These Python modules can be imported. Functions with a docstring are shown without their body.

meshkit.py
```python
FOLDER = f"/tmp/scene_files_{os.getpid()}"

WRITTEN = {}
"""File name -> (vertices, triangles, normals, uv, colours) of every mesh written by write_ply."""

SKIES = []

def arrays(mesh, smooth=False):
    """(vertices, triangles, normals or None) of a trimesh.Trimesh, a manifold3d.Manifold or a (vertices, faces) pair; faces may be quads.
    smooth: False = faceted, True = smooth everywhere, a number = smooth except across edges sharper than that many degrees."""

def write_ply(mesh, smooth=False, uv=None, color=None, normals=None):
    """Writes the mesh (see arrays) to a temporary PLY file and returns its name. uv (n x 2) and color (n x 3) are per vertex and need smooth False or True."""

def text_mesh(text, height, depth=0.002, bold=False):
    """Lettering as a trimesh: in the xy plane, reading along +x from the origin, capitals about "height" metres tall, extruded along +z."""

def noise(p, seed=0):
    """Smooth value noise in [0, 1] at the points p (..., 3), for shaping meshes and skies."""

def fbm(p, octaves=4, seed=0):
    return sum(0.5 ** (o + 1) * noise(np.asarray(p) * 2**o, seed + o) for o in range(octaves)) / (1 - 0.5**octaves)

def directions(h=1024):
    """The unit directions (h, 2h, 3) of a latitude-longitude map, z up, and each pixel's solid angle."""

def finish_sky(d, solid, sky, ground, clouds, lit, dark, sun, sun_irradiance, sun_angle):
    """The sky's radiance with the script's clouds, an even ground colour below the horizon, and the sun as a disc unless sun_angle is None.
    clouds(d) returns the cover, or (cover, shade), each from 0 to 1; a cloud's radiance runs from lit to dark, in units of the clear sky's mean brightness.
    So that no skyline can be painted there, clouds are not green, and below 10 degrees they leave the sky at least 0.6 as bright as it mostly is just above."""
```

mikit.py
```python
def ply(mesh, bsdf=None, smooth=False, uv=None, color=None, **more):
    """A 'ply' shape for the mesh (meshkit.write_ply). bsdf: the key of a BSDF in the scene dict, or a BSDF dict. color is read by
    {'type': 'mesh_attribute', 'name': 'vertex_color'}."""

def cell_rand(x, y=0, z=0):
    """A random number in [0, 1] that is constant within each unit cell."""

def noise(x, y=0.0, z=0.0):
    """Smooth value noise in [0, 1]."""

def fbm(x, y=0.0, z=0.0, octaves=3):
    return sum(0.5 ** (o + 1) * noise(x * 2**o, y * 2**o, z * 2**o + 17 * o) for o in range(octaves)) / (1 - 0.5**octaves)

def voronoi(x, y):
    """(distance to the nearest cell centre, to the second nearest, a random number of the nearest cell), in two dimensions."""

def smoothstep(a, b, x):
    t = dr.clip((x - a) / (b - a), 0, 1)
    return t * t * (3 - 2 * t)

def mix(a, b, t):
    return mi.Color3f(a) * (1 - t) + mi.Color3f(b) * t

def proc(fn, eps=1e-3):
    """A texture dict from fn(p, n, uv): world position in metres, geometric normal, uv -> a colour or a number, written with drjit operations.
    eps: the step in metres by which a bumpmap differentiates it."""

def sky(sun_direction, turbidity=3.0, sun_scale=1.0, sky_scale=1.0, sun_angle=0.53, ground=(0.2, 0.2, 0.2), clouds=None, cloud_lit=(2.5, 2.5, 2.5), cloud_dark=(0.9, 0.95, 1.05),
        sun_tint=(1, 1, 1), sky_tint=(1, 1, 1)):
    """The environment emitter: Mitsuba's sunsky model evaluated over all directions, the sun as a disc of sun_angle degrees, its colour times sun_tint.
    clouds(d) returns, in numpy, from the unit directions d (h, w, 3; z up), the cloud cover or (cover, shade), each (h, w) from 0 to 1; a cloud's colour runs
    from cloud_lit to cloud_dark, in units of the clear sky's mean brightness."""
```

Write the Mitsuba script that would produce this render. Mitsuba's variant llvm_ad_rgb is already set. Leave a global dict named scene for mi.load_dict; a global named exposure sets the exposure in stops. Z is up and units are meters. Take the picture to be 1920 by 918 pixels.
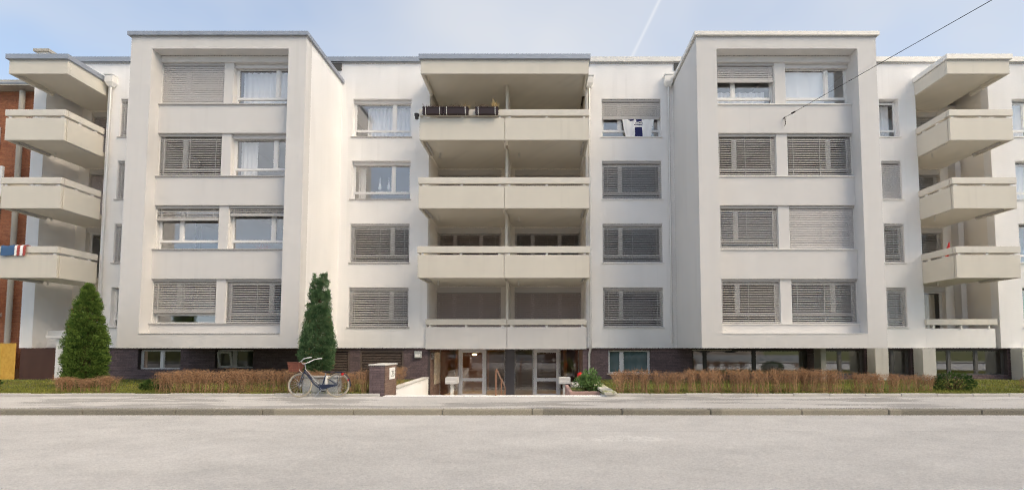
import math, random
import numpy as np, trimesh, shapely.geometry as sg, shapely.ops as so
import mitsuba as mi, drjit as dr
import mikit, meshkit
from mikit import ply, proc, noise, fbm, smoothstep, mix, cell_rand, voronoi
T = mi.ScalarTransform4f
rng = np.random.default_rng(7)
random.seed(7)
scene, labels = {}, {}

# ------------------------------------------------------------------ camera, light, exposure
EYE, PITCH = 1.55, 0.0539
scene['camera'] = {'type': 'perspective', 'fov': 95.88, 'fov_axis': 'x', 'near_clip': 0.05, 'far_clip': 3000.0,
                   'principal_point_offset_x': -0.0301, 'principal_point_offset_y': -0.1578,
                   'to_world': T().look_at(origin=[0, 0, EYE], target=[0, math.cos(PITCH), EYE + math.sin(PITCH)], up=[0, 0, 1])}
exposure = 2.12


def cloud_cover(d):
    el = np.clip(d[..., 2], 0.02, 1)
    q = np.stack([d[..., 0] / (el + .35), d[..., 1] / (el + .35), el * 0.6], -1)
    a = meshkit.fbm(q * 1.7 + 3.1, 4, 5)
    b = meshkit.fbm(q * 5.0 + 9.7, 4, 11)
    cover = 0.42 + 1.3 * np.clip(a - 0.40, 0, 1) + 0.45 * np.clip(b - 0.5, -1, 1)
    # a thin contrail
    p0, p1 = np.array([0.16, 0.835, 0.526]), np.array([0.205, 0.77, 0.604])
    p0, p1 = p0 / np.linalg.norm(p0), p1 / np.linalg.norm(p1)
    n = np.cross(p0, p1); n /= np.linalg.norm(n)
    off = np.abs(d @ n + 0.0016 * (meshkit.noise(q * 22.0) - .5))
    t = (d @ (p1 - p0) - p0 @ (p1 - p0)) / (p1 @ (p1 - p0) - p0 @ (p1 - p0))
    trail = np.exp(-(off / 0.0021) ** 2) * ((t > -0.08) & (t < 2.2) & (d[..., 1] > 0)) * (0.25 + 0.5 * meshkit.noise(q * 9.0))
    return np.clip(cover + 0.24 * trail, 0, 0.95), np.clip(0.45 - 0.5 * trail + 0.5 * (b - .5), 0, 1)


scene['daylight'] = mikit.sky([0.62, -0.46, 0.68], turbidity=3, sun_scale=0.45, sky_scale=1.52, sun_angle=34, clouds=cloud_cover,
                              cloud_lit=(1.65, 1.65, 1.65), cloud_dark=(1.16, 1.19, 1.24), sun_tint=(1.0, 0.98, 0.95), sky_tint=(1.01, 1.0, .965), ground=(.25, .25, .24))


# ------------------------------------------------------------------ materials
def mat(key, color, rough=0.7, spec=0.3, two=True, bump=None, bscale=0.002, **more):
    b = {'type': 'principled', 'base_color': proc(color) if callable(color) else {'type': 'rgb', 'value': list(color)},
         'roughness': rough, 'specular': spec, **more}
    if bump is not None:
        b = {'type': 'bumpmap', 'arbitrary': proc(bump, 2e-3), 'scale': bscale, 'bsdf': b}
    scene[key] = {'type': 'twosided', 'bsdf': b} if two else b


def plaster(c, amp=0.05):
    c = np.array(c)

    def f(p, n, uv):
        s = fbm(p.x * 2.1 + p.y * 1.7, p.z * 0.33, p.y * .3, 3) - 0.5
        g = fbm(p.x * 0.5 + 8, p.z * 0.6, p.y * .5, 3) - 0.5
        k = noise(p.x * 26, p.y * 26, p.z * 26) - 0.5
        d = smoothstep(.62, .85, noise(p.x * 7.0 + p.y * 6.1, p.z * 0.22, 2.0)) * smoothstep(.35, .7, noise(p.x * 1.1, p.z * .7, p.y))
        v = 1 + amp * (1.3 * s + 0.9 * g + 0.35 * k - 0.55 * d)
        return mi.Color3f(*[float(x) for x in c]) * v
    return f


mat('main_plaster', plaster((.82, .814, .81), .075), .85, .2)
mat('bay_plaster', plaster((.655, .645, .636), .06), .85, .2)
mat('cream_paint', plaster((.63, .598, .525), .07), .6, .35)
mat('cream_board', plaster((.64, .608, .545), .07), .5, .4)
mat('loggia_paint', plaster((.80, .76, .70), .05), .8, .2)
mat('zinc', plaster((.36, .39, .44), .12), .42, .5, metallic=0.45)
mat('pale_metal', plaster((.74, .73, .70), .05), .4, .5)
mat('white_frame', (.74, .74, .735), .35, .45)
mat('sill_metal', (.42, .41, .40), .45, .5)
mat('steel_pipe', (.66, .65, .63), .35, .5, metallic=0.5)
mat('dark_gap', (.06, .055, .05), .8, .2)
mat('slat_grey', (.47, .46, .45), .45, .45)
mat('slat_mauve', (.47, .41, .405), .5, .4)
mat('slat_pale', (.52, .505, .50), .45, .4)
mat('blind_box', (.60, .585, .58), .5, .4)
mat('darkened_interior', (.30, .29, .275), .9, .1)  # room surfaces coloured darker to stand in for unlit shade indoors
mat('curtain_white', (.78, .79, .80), .9, .1)
mat('curtain_beige', (.62, .57, .48), .9, .1)
mat('curtain_teal', (.10, .17, .18), .9, .1)
mat('roof_slab', plaster((.42, .40, .36), .25), .9, .2)
mat('roof_felt', (.10, .10, .10), .9, .1)
mat('concrete', plaster((.52, .51, .48), .18), .85, .2)
mat('door_alu', (.80, .80, .81), .32, .5)
mat('chrome', (.75, .75, .76), .2, .5, metallic=1.0)
mat('copper_rail', (.36, .19, .12), .35, .5, metallic=0.4)
mat('black_plastic', (.025, .025, .027), .4, .4)
mat('navy_paint', (.018, .028, .065), .25, .5, clearcoat=0.6)
mat('white_paint', (.75, .75, .74), .3, .5)
mat('cream_rubber', (.46, .41, .32), .7, .3)
mat('red_plastic', (.62, .02, .015), .25, .5)
mat('brown_basket', (.22, .085, .06), .7, .3)
mat('cable_black', (.02, .02, .02), .6, .3)
mat('garage_brown', plaster((.085, .042, .032), .3), .6, .3)
mat('walnut', plaster((.07, .026, .014), .35), .45, .4)
mat('lobby_wall', plaster((.30, .14, .05), .15), .7, .3)
mat('lobby_floor', (.08, .06, .05), .35, .5)
mat('sign_white', (.82, .81, .78), .5, .4)
mat('sign_grey', (.58, .58, .58), .5, .4)
mat('polished_stone', plaster((.13, .125, .14), .3), .15, .5)
mat('frame_dark', (.10, .095, .09), .4, .4)
mat('sign_ink', (.05, .05, .06), .6, .3)
mat('cabinet_grey', plaster((.42, .44, .44), .12), .55, .4)
mat('navy_cloth', (.035, .04, .12), .9, .1)
mat('blue_cloth', (.07, .14, .27), .9, .1)
mat('red_cloth', (.42, .10, .09), .9, .1)
mat('white_cloth', (.82, .83, .84), .9, .1)
mat('planter_brown', (.035, .02, .021), .4, .45)
mat('twig', plaster((.37, .225, .13), .35), .9, .1)
mat('twig_dark', plaster((.14, .085, .05), .35), .9, .1)
mat('straw', (.55, .40, .18), .9, .1)
mat('louvre_brown', (.13, .10, .085), .6, .3)
mat('opposite_plaster', plaster((.62, .55, .44), .12), .9, .15)
mat('opposite_plaster_warm', plaster((.66, .50, .38), .12), .9, .15)
mat('roof_tile', plaster((.30, .13, .07), .4), .8, .2)
mat('car_paint', (.02, .024, .032), .2, .5, clearcoat=1.0)
mat('car_glass', (.01, .012, .014), .08, .5)
mat('rubber', (.02, .02, .02), .8, .2)
scene['glass'] = {'type': 'thindielectric', 'int_ior': 1.5}
scene['coated_glass'] = {'type': 'thindielectric', 'int_ior': 2.6}
scene['door_glass'] = {'type': 'thindielectric', 'int_ior': 1.9}


def osb(p, n, uv):
    a = noise(p.x * 16, p.z * 9, 3.0); b = noise(p.x * 40, p.z * 31, 5.0)
    return mix((.62, .33, .05), (.78, .50, .12), dr.clip(.5 * a + .5 * b, 0, 1))


mat('osb_board', osb, .8, .2)


def brick(c0, c1, bw, bh):
    def f(p, n, uv):
        r = dr.floor(p.z / bh)
        u = (p.x + p.y) / bw + 0.5 * (r - 2 * dr.floor(r / 2))
        k = cell_rand(dr.floor(u), r, 3)
        g = fbm(p.x * 30, p.z * 60, p.y * 30, 3)
        return mix(c0, c1, dr.clip(.65 * k + .7 * (g - .3), 0, 1))
    return f


mat('brick_purple', brick((.11, .08, .088), (.21, .155, .16), .25, .0715), .75, .3)
mat('brick_brown', brick((.16, .105, .085), (.25, .175, .14), .25, .0715), .75, .3)
mat('mortar_dark', plaster((.085, .07, .07), .2), .9, .1)
mat('brick_orange', brick((.27, .105, .06), (.43, .185, .10), .25, .0715), .8, .2)
mat('mortar_orange', plaster((.36, .22, .15), .2), .9, .1)


def asphalt(p, n, uv):
    s = noise(p.x * 75, p.y * 75, 1.0); s2 = noise(p.x * 33 + 5, p.y * 33, 2.0)
    big = fbm(p.x * 0.35, p.y * 0.9, 0.0, 4); mid = fbm(p.x * 2.1, p.y * 3.3, 4.0, 3)
    v = .40 * (1 + .24 * (s - .5) + .13 * (s2 - .5) + .20 * (big - .5) + .18 * (mid - .5))
    seam = 1 - smoothstep(0.0, 0.035, dr.abs(p.y - 8.62 - .10 * (fbm(p.x * .8, 2.0, 0.0, 3) - .5)))
    v = v * (1 - .16 * seam * smoothstep(.3, .6, noise(p.x * 1.3, 9.0, 0.0)))
    r2 = dr.square((p.x - 1.45) / .80) + dr.square((p.y - 7.95) / .30)
    spill = smoothstep(1.25, .55, r2 + 1.3 * (fbm(p.x * 5, p.y * 7, 0.0, 3) - .45)) * smoothstep(.35, .62, noise(p.x * 20, p.y * 24, 0.0))
    return mix(mi.Color3f(1.025, 1.0, .96) * v, (.60, .59, .57), .42 * spill)


mat('asphalt', asphalt, .85, .25, bump=lambda p, n, uv: noise(p.x * 60, p.y * 60, 0.0), bscale=.004)


def paving(p, n, uv):
    s = noise(p.x * 60, p.y * 60, 1.0); big = fbm(p.x * .6, p.y * 1.6, 0.0, 4)
    damp = smoothstep(.50, .64, fbm(p.x * .55 + 4.0, p.y * 2.6, 3.0, 4))
    v = .40 * (1 + .25 * (s - .5) + .3 * (big - .5)) * (1 - .34 * damp)
    return mi.Color3f(1.02, .985, .935) * v


mat('paving', paving, .85, .25)


def granite(p, n, uv):
    s = noise(p.x * 70, p.y * 70, p.z * 70); c = fbm(p.x * 160, p.y * 160, p.z * 160, 2); k = cell_rand(dr.floor(p.x / 2.05 + 100), 3, 1)
    return mix((.12, .115, .10), (.42, .385, .305), dr.clip(.45 * s + .45 * c + .5 * (k - .5), 0, 1))


mat('granite', granite, .75, .3, bump=lambda p, n, uv: noise(p.x * 45, p.y * 45, p.z * 45), bscale=.008)


def soil(p, n, uv):
    a = fbm(p.x * 3, p.y * 3, 0.0, 4); b = noise(p.x * 40, p.y * 40, 0.0)
    return mix((.08, .06, .035), (.12, .16, .04), dr.clip(1.4 * a - .3 + .4 * (b - .5), 0, 1))


mat('soil', soil, .95, .1)


def moss(p, n, uv):
    a = fbm(p.x * 6, p.y * 6, p.z * 6, 4)
    return mix((.52, .50, .43), (.24, .25, .10), smoothstep(.45, .62, a))


mat('mossy_stone', moss, .9, .15)
mat('pink_stone', plaster((.40, .27, .24), .3), .8, .2)


def namepanel(p, n, uv):
    r = dr.floor(p.z / .06); c = dr.floor(p.y / .16)
    m = smoothstep(.42, .60, noise(p.y * 26, p.z * 21, 3.0))
    return mix((.76, .70, .56), (.42, .34, .22), .8 * m)


mat('mottled_panel', namepanel, .5, .4)


def leafcol(c0, c1, s=9.0):
    def f(p, n, uv):
        return mix(c0, c1, dr.clip(1.5 * noise(p.x * s, p.y * s, p.z * s) - .25 + .5 * (noise(p.x * 70, p.y * 70, p.z * 70) - .5), 0, 1))
    return f


def leafmat(key, c0, c1, s=9.0):
    scene[key] = {'type': 'principledthin', 'base_color': proc(leafcol(c0, c1, s)), 'roughness': .6, 'diff_trans': .5, 'spec_trans': 0.0, 'eta': 1.3}


leafmat('thuja_leaf', (.065, .125, .028), (.21, .31, .075))
leafmat('yew_leaf', (.06, .13, .06), (.19, .30, .15))
leafmat('bush_leaf', (.08, .16, .05), (.24, .37, .14))
leafmat('grass_blade', (.15, .17, .04), (.36, .36, .09), 2.0)
leafmat('bud_leaf', (.26, .13, .065), (.47, .275, .14), 12.0)
leafmat('hedge_leaf', (.03, .07, .02), (.09, .14, .04), 5.0)


# ------------------------------------------------------------------ helpers
taken = {}


def numbered(key):
    n = taken.get(key, 0); taken[key] = n + 1
    return key if n == 0 else f'{key}_{n:03d}'


def put(key, shape):
    k = numbered(key); scene[k] = shape
    return k


def obj(key, mesh, bsdf, smooth=False, **lab):
    k = put(key, ply(mesh, bsdf, smooth))
    if lab: labels[k] = lab
    return k


def tag(k, label, category, group=None, kind=None):
    labels[k] = {'label': label, 'category': category}
    if group: labels[k]['group'] = group
    if kind: labels[k]['kind'] = kind
    return k


def thing(name, label, category, group=None, kind=None):
    return tag(numbered(name), label, category, group, kind)


def box(x0, x1, y0, y1, z0, z1):
    m = trimesh.creation.box(extents=[x1 - x0, y1 - y0, z1 - z0])
    m.apply_translation([(x0 + x1) / 2, (y0 + y1) / 2, (z0 + z1) / 2])
    return m


def rbox(x0, x1, y0, y1, z0, z1, r=.01):
    """a box with chamfered edges"""
    pts = []
    for sx in (0, 1):
        for sy in (0, 1):
            for sz in (0, 1):
                c = np.array([x1 if sx else x0, y1 if sy else y0, z1 if sz else z0])
                s = np.array([-1 if sx else 1, -1 if sy else 1, -1 if sz else 1]) * r
                for k in range(3):
                    q = s.copy(); q[k] = 0
                    pts.append(c + q)
    return trimesh.convex.convex_hull(np.array(pts))


def cat(ms): return trimesh.util.concatenate(ms)


def wall_xz(x0, x1, z0, z1, y, thick=.35, holes=()):
    g = sg.box(x0, z0, x1, z1)
    for h in holes: g = g.difference(sg.box(h[0], h[2], h[1], h[3]))
    gs = getattr(g, 'geoms', [g])
    out = []
    for q in gs:
        m = trimesh.creation.extrude_polygon(q, thick, engine='earcut')
        v = m.vertices.copy(); m.vertices = np.stack([v[:, 0], y + thick - v[:, 2], v[:, 1]], 1)
        out.append(m)
    m = cat(out); m.fix_normals()
    return m


def plate(poly, z0, z1):
    ms = [trimesh.creation.extrude_polygon(q, z1 - z0, engine='earcut') for q in getattr(poly, 'geoms', [poly])]
    m = cat(ms); m.apply_translation([0, 0, z0])
    return m


def sheet(poly, z):
    out = []
    for q in getattr(poly, 'geoms', [poly]):
        v, f = trimesh.creation.triangulate_polygon(q, engine='earcut')
        m = trimesh.Trimesh(np.c_[v, np.full(len(v), z)], f, process=False)
        if m.face_normals[:, 2].mean() < 0: m.invert()
        out.append(m)
    return cat(out)


def tube(pts, r, n=8, closed=False, cap=True):
    p = np.asarray(pts, float); N = len(p)
    r = np.broadcast_to(np.asarray(r, float), (N,))
    t = (np.roll(p, -1, 0) - np.roll(p, 1, 0)) if closed else np.gradient(p, axis=0)
    t /= np.linalg.norm(t, axis=1, keepdims=True) + 1e-12
    ref = np.array([0, 1., 0]) if np.abs(t[:, 1]).max() < .9 else (np.array([0, 0, 1.]) if np.abs(t[:, 2]).max() < .9 else np.array([1., 0, 0]))
    a = np.cross(t, ref); a /= np.linalg.norm(a, axis=1, keepdims=True) + 1e-12
    b = np.cross(t, a)
    th = np.arange(n) * 2 * math.pi / n
    v = p[:, None] + r[:, None, None] * (np.cos(th)[None, :, None] * a[:, None] + np.sin(th)[None, :, None] * b[:, None])
    v = v.reshape(-1, 3); f = []
    for i in range(N if closed else N - 1):
        j = (i + 1) % N
        for k in range(n):
            l = (k + 1) % n
            f += [[i * n + k, j * n + k, j * n + l], [i * n + k, j * n + l, i * n + l]]
    if cap and not closed:
        c0, c1 = len(v), len(v) + 1
        v = np.vstack([v, p[:1], p[-1:]])
        for k in range(n):
            l = (k + 1) % n
            f += [[c0, k, l], [c1, (N - 1) * n + l, (N - 1) * n + k]]
    m = trimesh.Trimesh(v, np.array(f), process=False); m.fix_normals()
    return m


def sticks(p0, p1, r0, r1):
    """many three-sided tapering twigs in one mesh"""
    p0, p1 = np.asarray(p0), np.asarray(p1); n = len(p0)
    r0, r1 = np.broadcast_to(r0, (n,)), np.broadcast_to(r1, (n,))
    t = p1 - p0; t = t / (np.linalg.norm(t, axis=1, keepdims=True) + 1e-9)
    ref = np.where(np.abs(t[:, 2:]) < .8, [[0, 0, 1.]], [[1., 0, 0]])
    a = np.cross(t, ref); a /= np.linalg.norm(a, axis=1, keepdims=True); b = np.cross(t, a)
    V = []
    for p, r in ((p0, r0), (p1, r1)):
        for k in range(3):
            V.append(p + r[:, None] * (math.cos(k * 2.094) * a + math.sin(k * 2.094) * b))
    V = np.stack(V, 1).reshape(-1, 3)
    F = np.array([[0, 1, 4], [0, 4, 3], [1, 2, 5], [1, 5, 4], [2, 0, 3], [2, 3, 5]])
    F = (F[None] + np.arange(n)[:, None, None] * 6).reshape(-1, 3)
    return trimesh.Trimesh(V, F, process=False)


def leaves(c, d, nrm, length, width):
    """diamond shaped leaves: centre base c, direction d, normal nrm"""
    n = len(c)
    d = d / (np.linalg.norm(d, axis=1, keepdims=True) + 1e-9)
    s = np.cross(d, nrm); s /= np.linalg.norm(s, axis=1, keepdims=True) + 1e-9
    L = np.broadcast_to(length, (n,))[:, None]; W = np.broadcast_to(width, (n,))[:, None]
    up = np.cross(s, d)
    V = np.stack([c, c + d * L * .5 + s * W * .5 + up * W * .12, c + d * L, c + d * L * .5 - s * W * .5 + up * W * .12], 1).reshape(-1, 3)
    F = (np.array([[0, 1, 2], [0, 2, 3]])[None] + np.arange(n)[:, None, None] * 4).reshape(-1, 3)
    return trimesh.Trimesh(V, F, process=False)


def unit(n): 
    v = rng.normal(size=(n, 3)); return v / np.linalg.norm(v, axis=1, keepdims=True)


def bricks(x0, x1, z0, z1, y, holes=(), bw=.25, bh=.0715, j=.010, proud=.010):
    """courses of bricks standing proud of a wall whose face looks to -y"""
    V, F, k = [], [], 0
    B = np.array([[0, 0, 0], [1, 0, 0], [1, 0, 1], [0, 0, 1], [0, 1, 0], [1, 1, 0], [1, 1, 1], [0, 1, 1]], float)
    Fb = np.array([[0, 1, 2], [0, 2, 3], [4, 0, 3], [4, 3, 7], [1, 5, 6], [1, 6, 2], [3, 2, 6], [3, 6, 7], [4, 5, 1], [4, 1, 0]])
    r0 = int(math.floor(z0 / bh))
    for r in range(r0, int(math.ceil(z1 / bh)) + 1):
        za, zb = max(z0, r * bh), min(z1, (r + 1) * bh) - j
        if zb - za < .02: continue
        off = 0.5 * bw * (r % 2)
        for c in range(int(math.floor((x0 + off) / bw)), int(math.ceil((x1 + off) / bw)) + 1):
            xa, xb = max(x0, c * bw - off), min(x1, (c + 1) * bw - off) - j
            segs = [(xa, xb)]
            for h in holes:
                if zb > h[2] and za < h[3]:
                    segs = [s for a, b in segs for s in ((a, min(b, h[0])), (max(a, h[1]), b))]
            for a, b in segs:
                if b - a < .03: continue
                pr = proud + rng.uniform(-.003, .004)
                V.append(B * [b - a, pr + .004, zb - za] + [a, y - pr, za]); F.append(Fb + k); k += 8
    return trimesh.Trimesh(np.vstack(V), np.vstack(F), process=False)


def turned(m, ang, cx=0, cy=0):
    m = m.copy(); m.apply_translation([-cx, -cy, 0]); m.apply_transform(trimesh.transformations.rotation_matrix(ang, [0, 0, 1])); m.apply_translation([cx, cy, 0])
    return m


# ================================================================== ground, road, pavement
ENT = sg.box(-4.98, 13.74, 1.76, 26.2)                       # the sunken entrance
PLAN = sg.Polygon([(-22.65, 20), (-22.1, 20), (-22.1, 21.58), (-19.36, 21.58), (-19.36, 20), (-15.55, 20), (-15.55, 16.87), (-8.93, 16.87), (-8.93, 20),
                   (-5.03, 20), (-5.03, 21.58), (1.9, 21.58), (1.9, 20), (5.8, 20), (5.8, 16.87), (12.56, 16.87), (12.56, 20), (16.58, 20), (16.58, 21.58),
                   (19.82, 21.58), (19.82, 20), (30, 20), (30, 27), (-22.65, 27)])
k = obj('ground', sheet(sg.box(-400, -400, 400, 700).difference(sg.box(-4.98, 13.0, 1.76, 26.2)), -.03), 'soil')
tag(k, 'bare earth that the street and gardens lie on', 'ground', kind='structure')
k = obj('road', sheet(sg.box(-150, -3.2, 150, 10.70), 0.0), 'asphalt')
tag(k, 'pale worn asphalt road in front of the apartment block', 'road', kind='structure')
k = obj('pavement', sheet(sg.box(-150, 10.83, 150, 13.42), .132), 'paving')
tag(k, 'pale asphalt pavement between kerb and front gardens', 'pavement', kind='structure')
kp = obj('pavement_far', sheet(sg.box(-150, -6.2, 150, -3.4), .13), 'paving')
tag(kp, 'pavement across the street along the opposite houses', 'pavement', kind='structure')
k = thing('kerb', 'row of speckled granite kerb stones along the pavement', 'kerb', kind='structure')
for i in range(-9, 11):
    x0 = -0.25 + i * 2.05 + (.2 * math.sin(i * 3.1) if i else 0); x1 = -0.25 + (i + 1) * 2.05 + (.2 * math.sin((i + 1) * 3.1) if i + 1 else 0)
    dz = .004 * math.sin(i * 5.7)
    obj(k + '__stone', rbox(x0 + .006, x1 - .006, 10.66 + .004 * math.cos(i * 2.3), 10.84, -.05, .128 + dz, .018), 'granite')
k2 = obj('kerb_far', box(-150, 150, -3.45, -3.18, -.05, .135), 'granite'); tag(k2, 'granite kerb across the street', 'kerb', kind='structure')
k = thing('garden_edging', 'low concrete edging stones between pavement and front gardens', 'edging', kind='structure')
for a, b in ((-30, -4.72), (2.05, 30)):
    n = int((b - a) / 1.0)
    for i in range(n):
        obj(k + '__stone', rbox(a + (b - a) * i / n + .005, a + (b - a) * (i + 1) / n - .005, 13.40, 13.50, -.02, .215 + .006 * math.sin(i * 4.1), .012), 'concrete')
lawn = sg.box(-60, 13.50, 60, 26).difference(sg.box(-22.6, 20.16, 30, 27).union(ENT).union(sg.box(-5.2, 13.4, -4.6, 14.8)).union(sg.box(-4.98, 13.4, 2.1, 13.8)))
k = obj('lawn', sheet(lawn, .17), 'soil'); tag(k, 'patchy lawn soil of the front gardens', 'lawn', kind='structure')


# ================================================================== the apartment building
AB = thing('apartment_building', 'white four storey apartment block with two projecting bays and cream balconies', 'apartment building')
S, Z0 = 2.81, 1.52
HEAD, SILL = 4.144, 2.42          # first row of the main wall's windows
BHEAD, BSILL = 4.12, 2.445        # first row of the bays' windows
TOP = 14.21
BTOP = 13.27


def part(name, mesh, bsdf, smooth=False, **lab): return obj(AB + '__' + name, mesh, bsdf, smooth, **lab)


def window(x0, x1, z0, z1, y, mull=(), transom=.30, sill=True, th=.065, over=.05, tw=.09, glass='glass', sillmat='sill_metal', framemat='white_frame'):
    """a white framed window in a hole whose outer face is at y"""
    w = numbered(AB + '__window'); yf = y + .20
    bars = [box(x0, x0 + th, yf, yf + .07, z0, z1), box(x1 - th, x1, yf, yf + .07, z0, z1),
            box(x0 + th, x1 - th, yf, yf + .07, z1 - th, z1), box(x0 + th, x1 - th, yf, yf + .07, z0, z0 + th * .8)]
    zt = z0
    if transom:
        zt = z0 + transom
        bars.append(box(x0 + th, x1 - th, yf - .012, yf + .07, zt, zt + tw))
        obj(w + '__pane', wall_sheet(x0 + th, x1 - th, z0 + th * .8, zt, yf + .03), glass)
        zt += tw
    else:
        zt = z0 + th * .8
    xs = [x0 + th] + [x0 + (x1 - x0) * m for m in mull] + [x1 - th]
    for m in xs[1:-1]: bars.append(box(m - .055, m + .055, yf - .01, yf + .07, zt, z1 - th))
    for i in range(len(xs) - 1):
        a = xs[i] + (.055 if i else 0); b = xs[i + 1] - (.055 if i < len(xs) - 2 else 0)
        bars += [box(a, a + .035, yf + .008, yf + .055, zt, z1 - th), box(b - .035, b, yf + .008, yf + .055, zt, z1 - th)]
        obj(w + '__pane', wall_sheet(a + .035, b - .035, zt, z1 - th, yf + .03), glass)
    obj(w + '__frame', cat(bars), framemat)
    if sill: obj(w + '__sill', box(x0 - .06, x1 + .06, y - over, yf, z0 - .045, z0 - .004), sillmat)
    return w


def wall_sheet(x0, x1, z0, z1, y):
    return trimesh.Trimesh([[x0, y, z0], [x1, y, z0], [x1, y, z1], [x0, y, z1]], [[0, 1, 2], [0, 2, 3]], process=False)


SLATS = {}


def slat_shape(w, tilt, bsdf, depth=.080):
    key = (round(w, 3), round(tilt, 2), bsdf)
    if key not in SLATS:
        t = np.linspace(-1, 1, 5); yy = t * depth / 2; zz = .014 * (1 - t ** 2)
        c, s = math.cos(tilt), math.sin(tilt)
        def rot(y, z): return np.c_[y * c + z * s, -y * s * -1 + z * c] if False else np.c_[y * c - z * s, y * s + z * c]
        up, lo = rot(yy, zz + .001), rot(yy, zz - .001)
        prof = np.vstack([up, lo[::-1]]); n = len(prof)
        V = np.vstack([np.c_[np.full(n, -w / 2), prof], np.c_[np.full(n, w / 2), prof]]); F = []
        for i in range(n):
            j = (i + 1) % n; F += [[i, j, n + j], [i, n + j, n + i]]
        for i in range(4):
            a, b, c2, d = i, i + 1, n - 2 - i, n - 1 - i
            F += [[a, c2, b], [a, d, c2], [n + a, n + b, n + c2], [n + a, n + c2, n + d]]
        m = trimesh.Trimesh(V, F, process=False); m.fix_normals()
        SLATS[key] = ply(m, bsdf)
    return SLATS[key]


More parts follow.
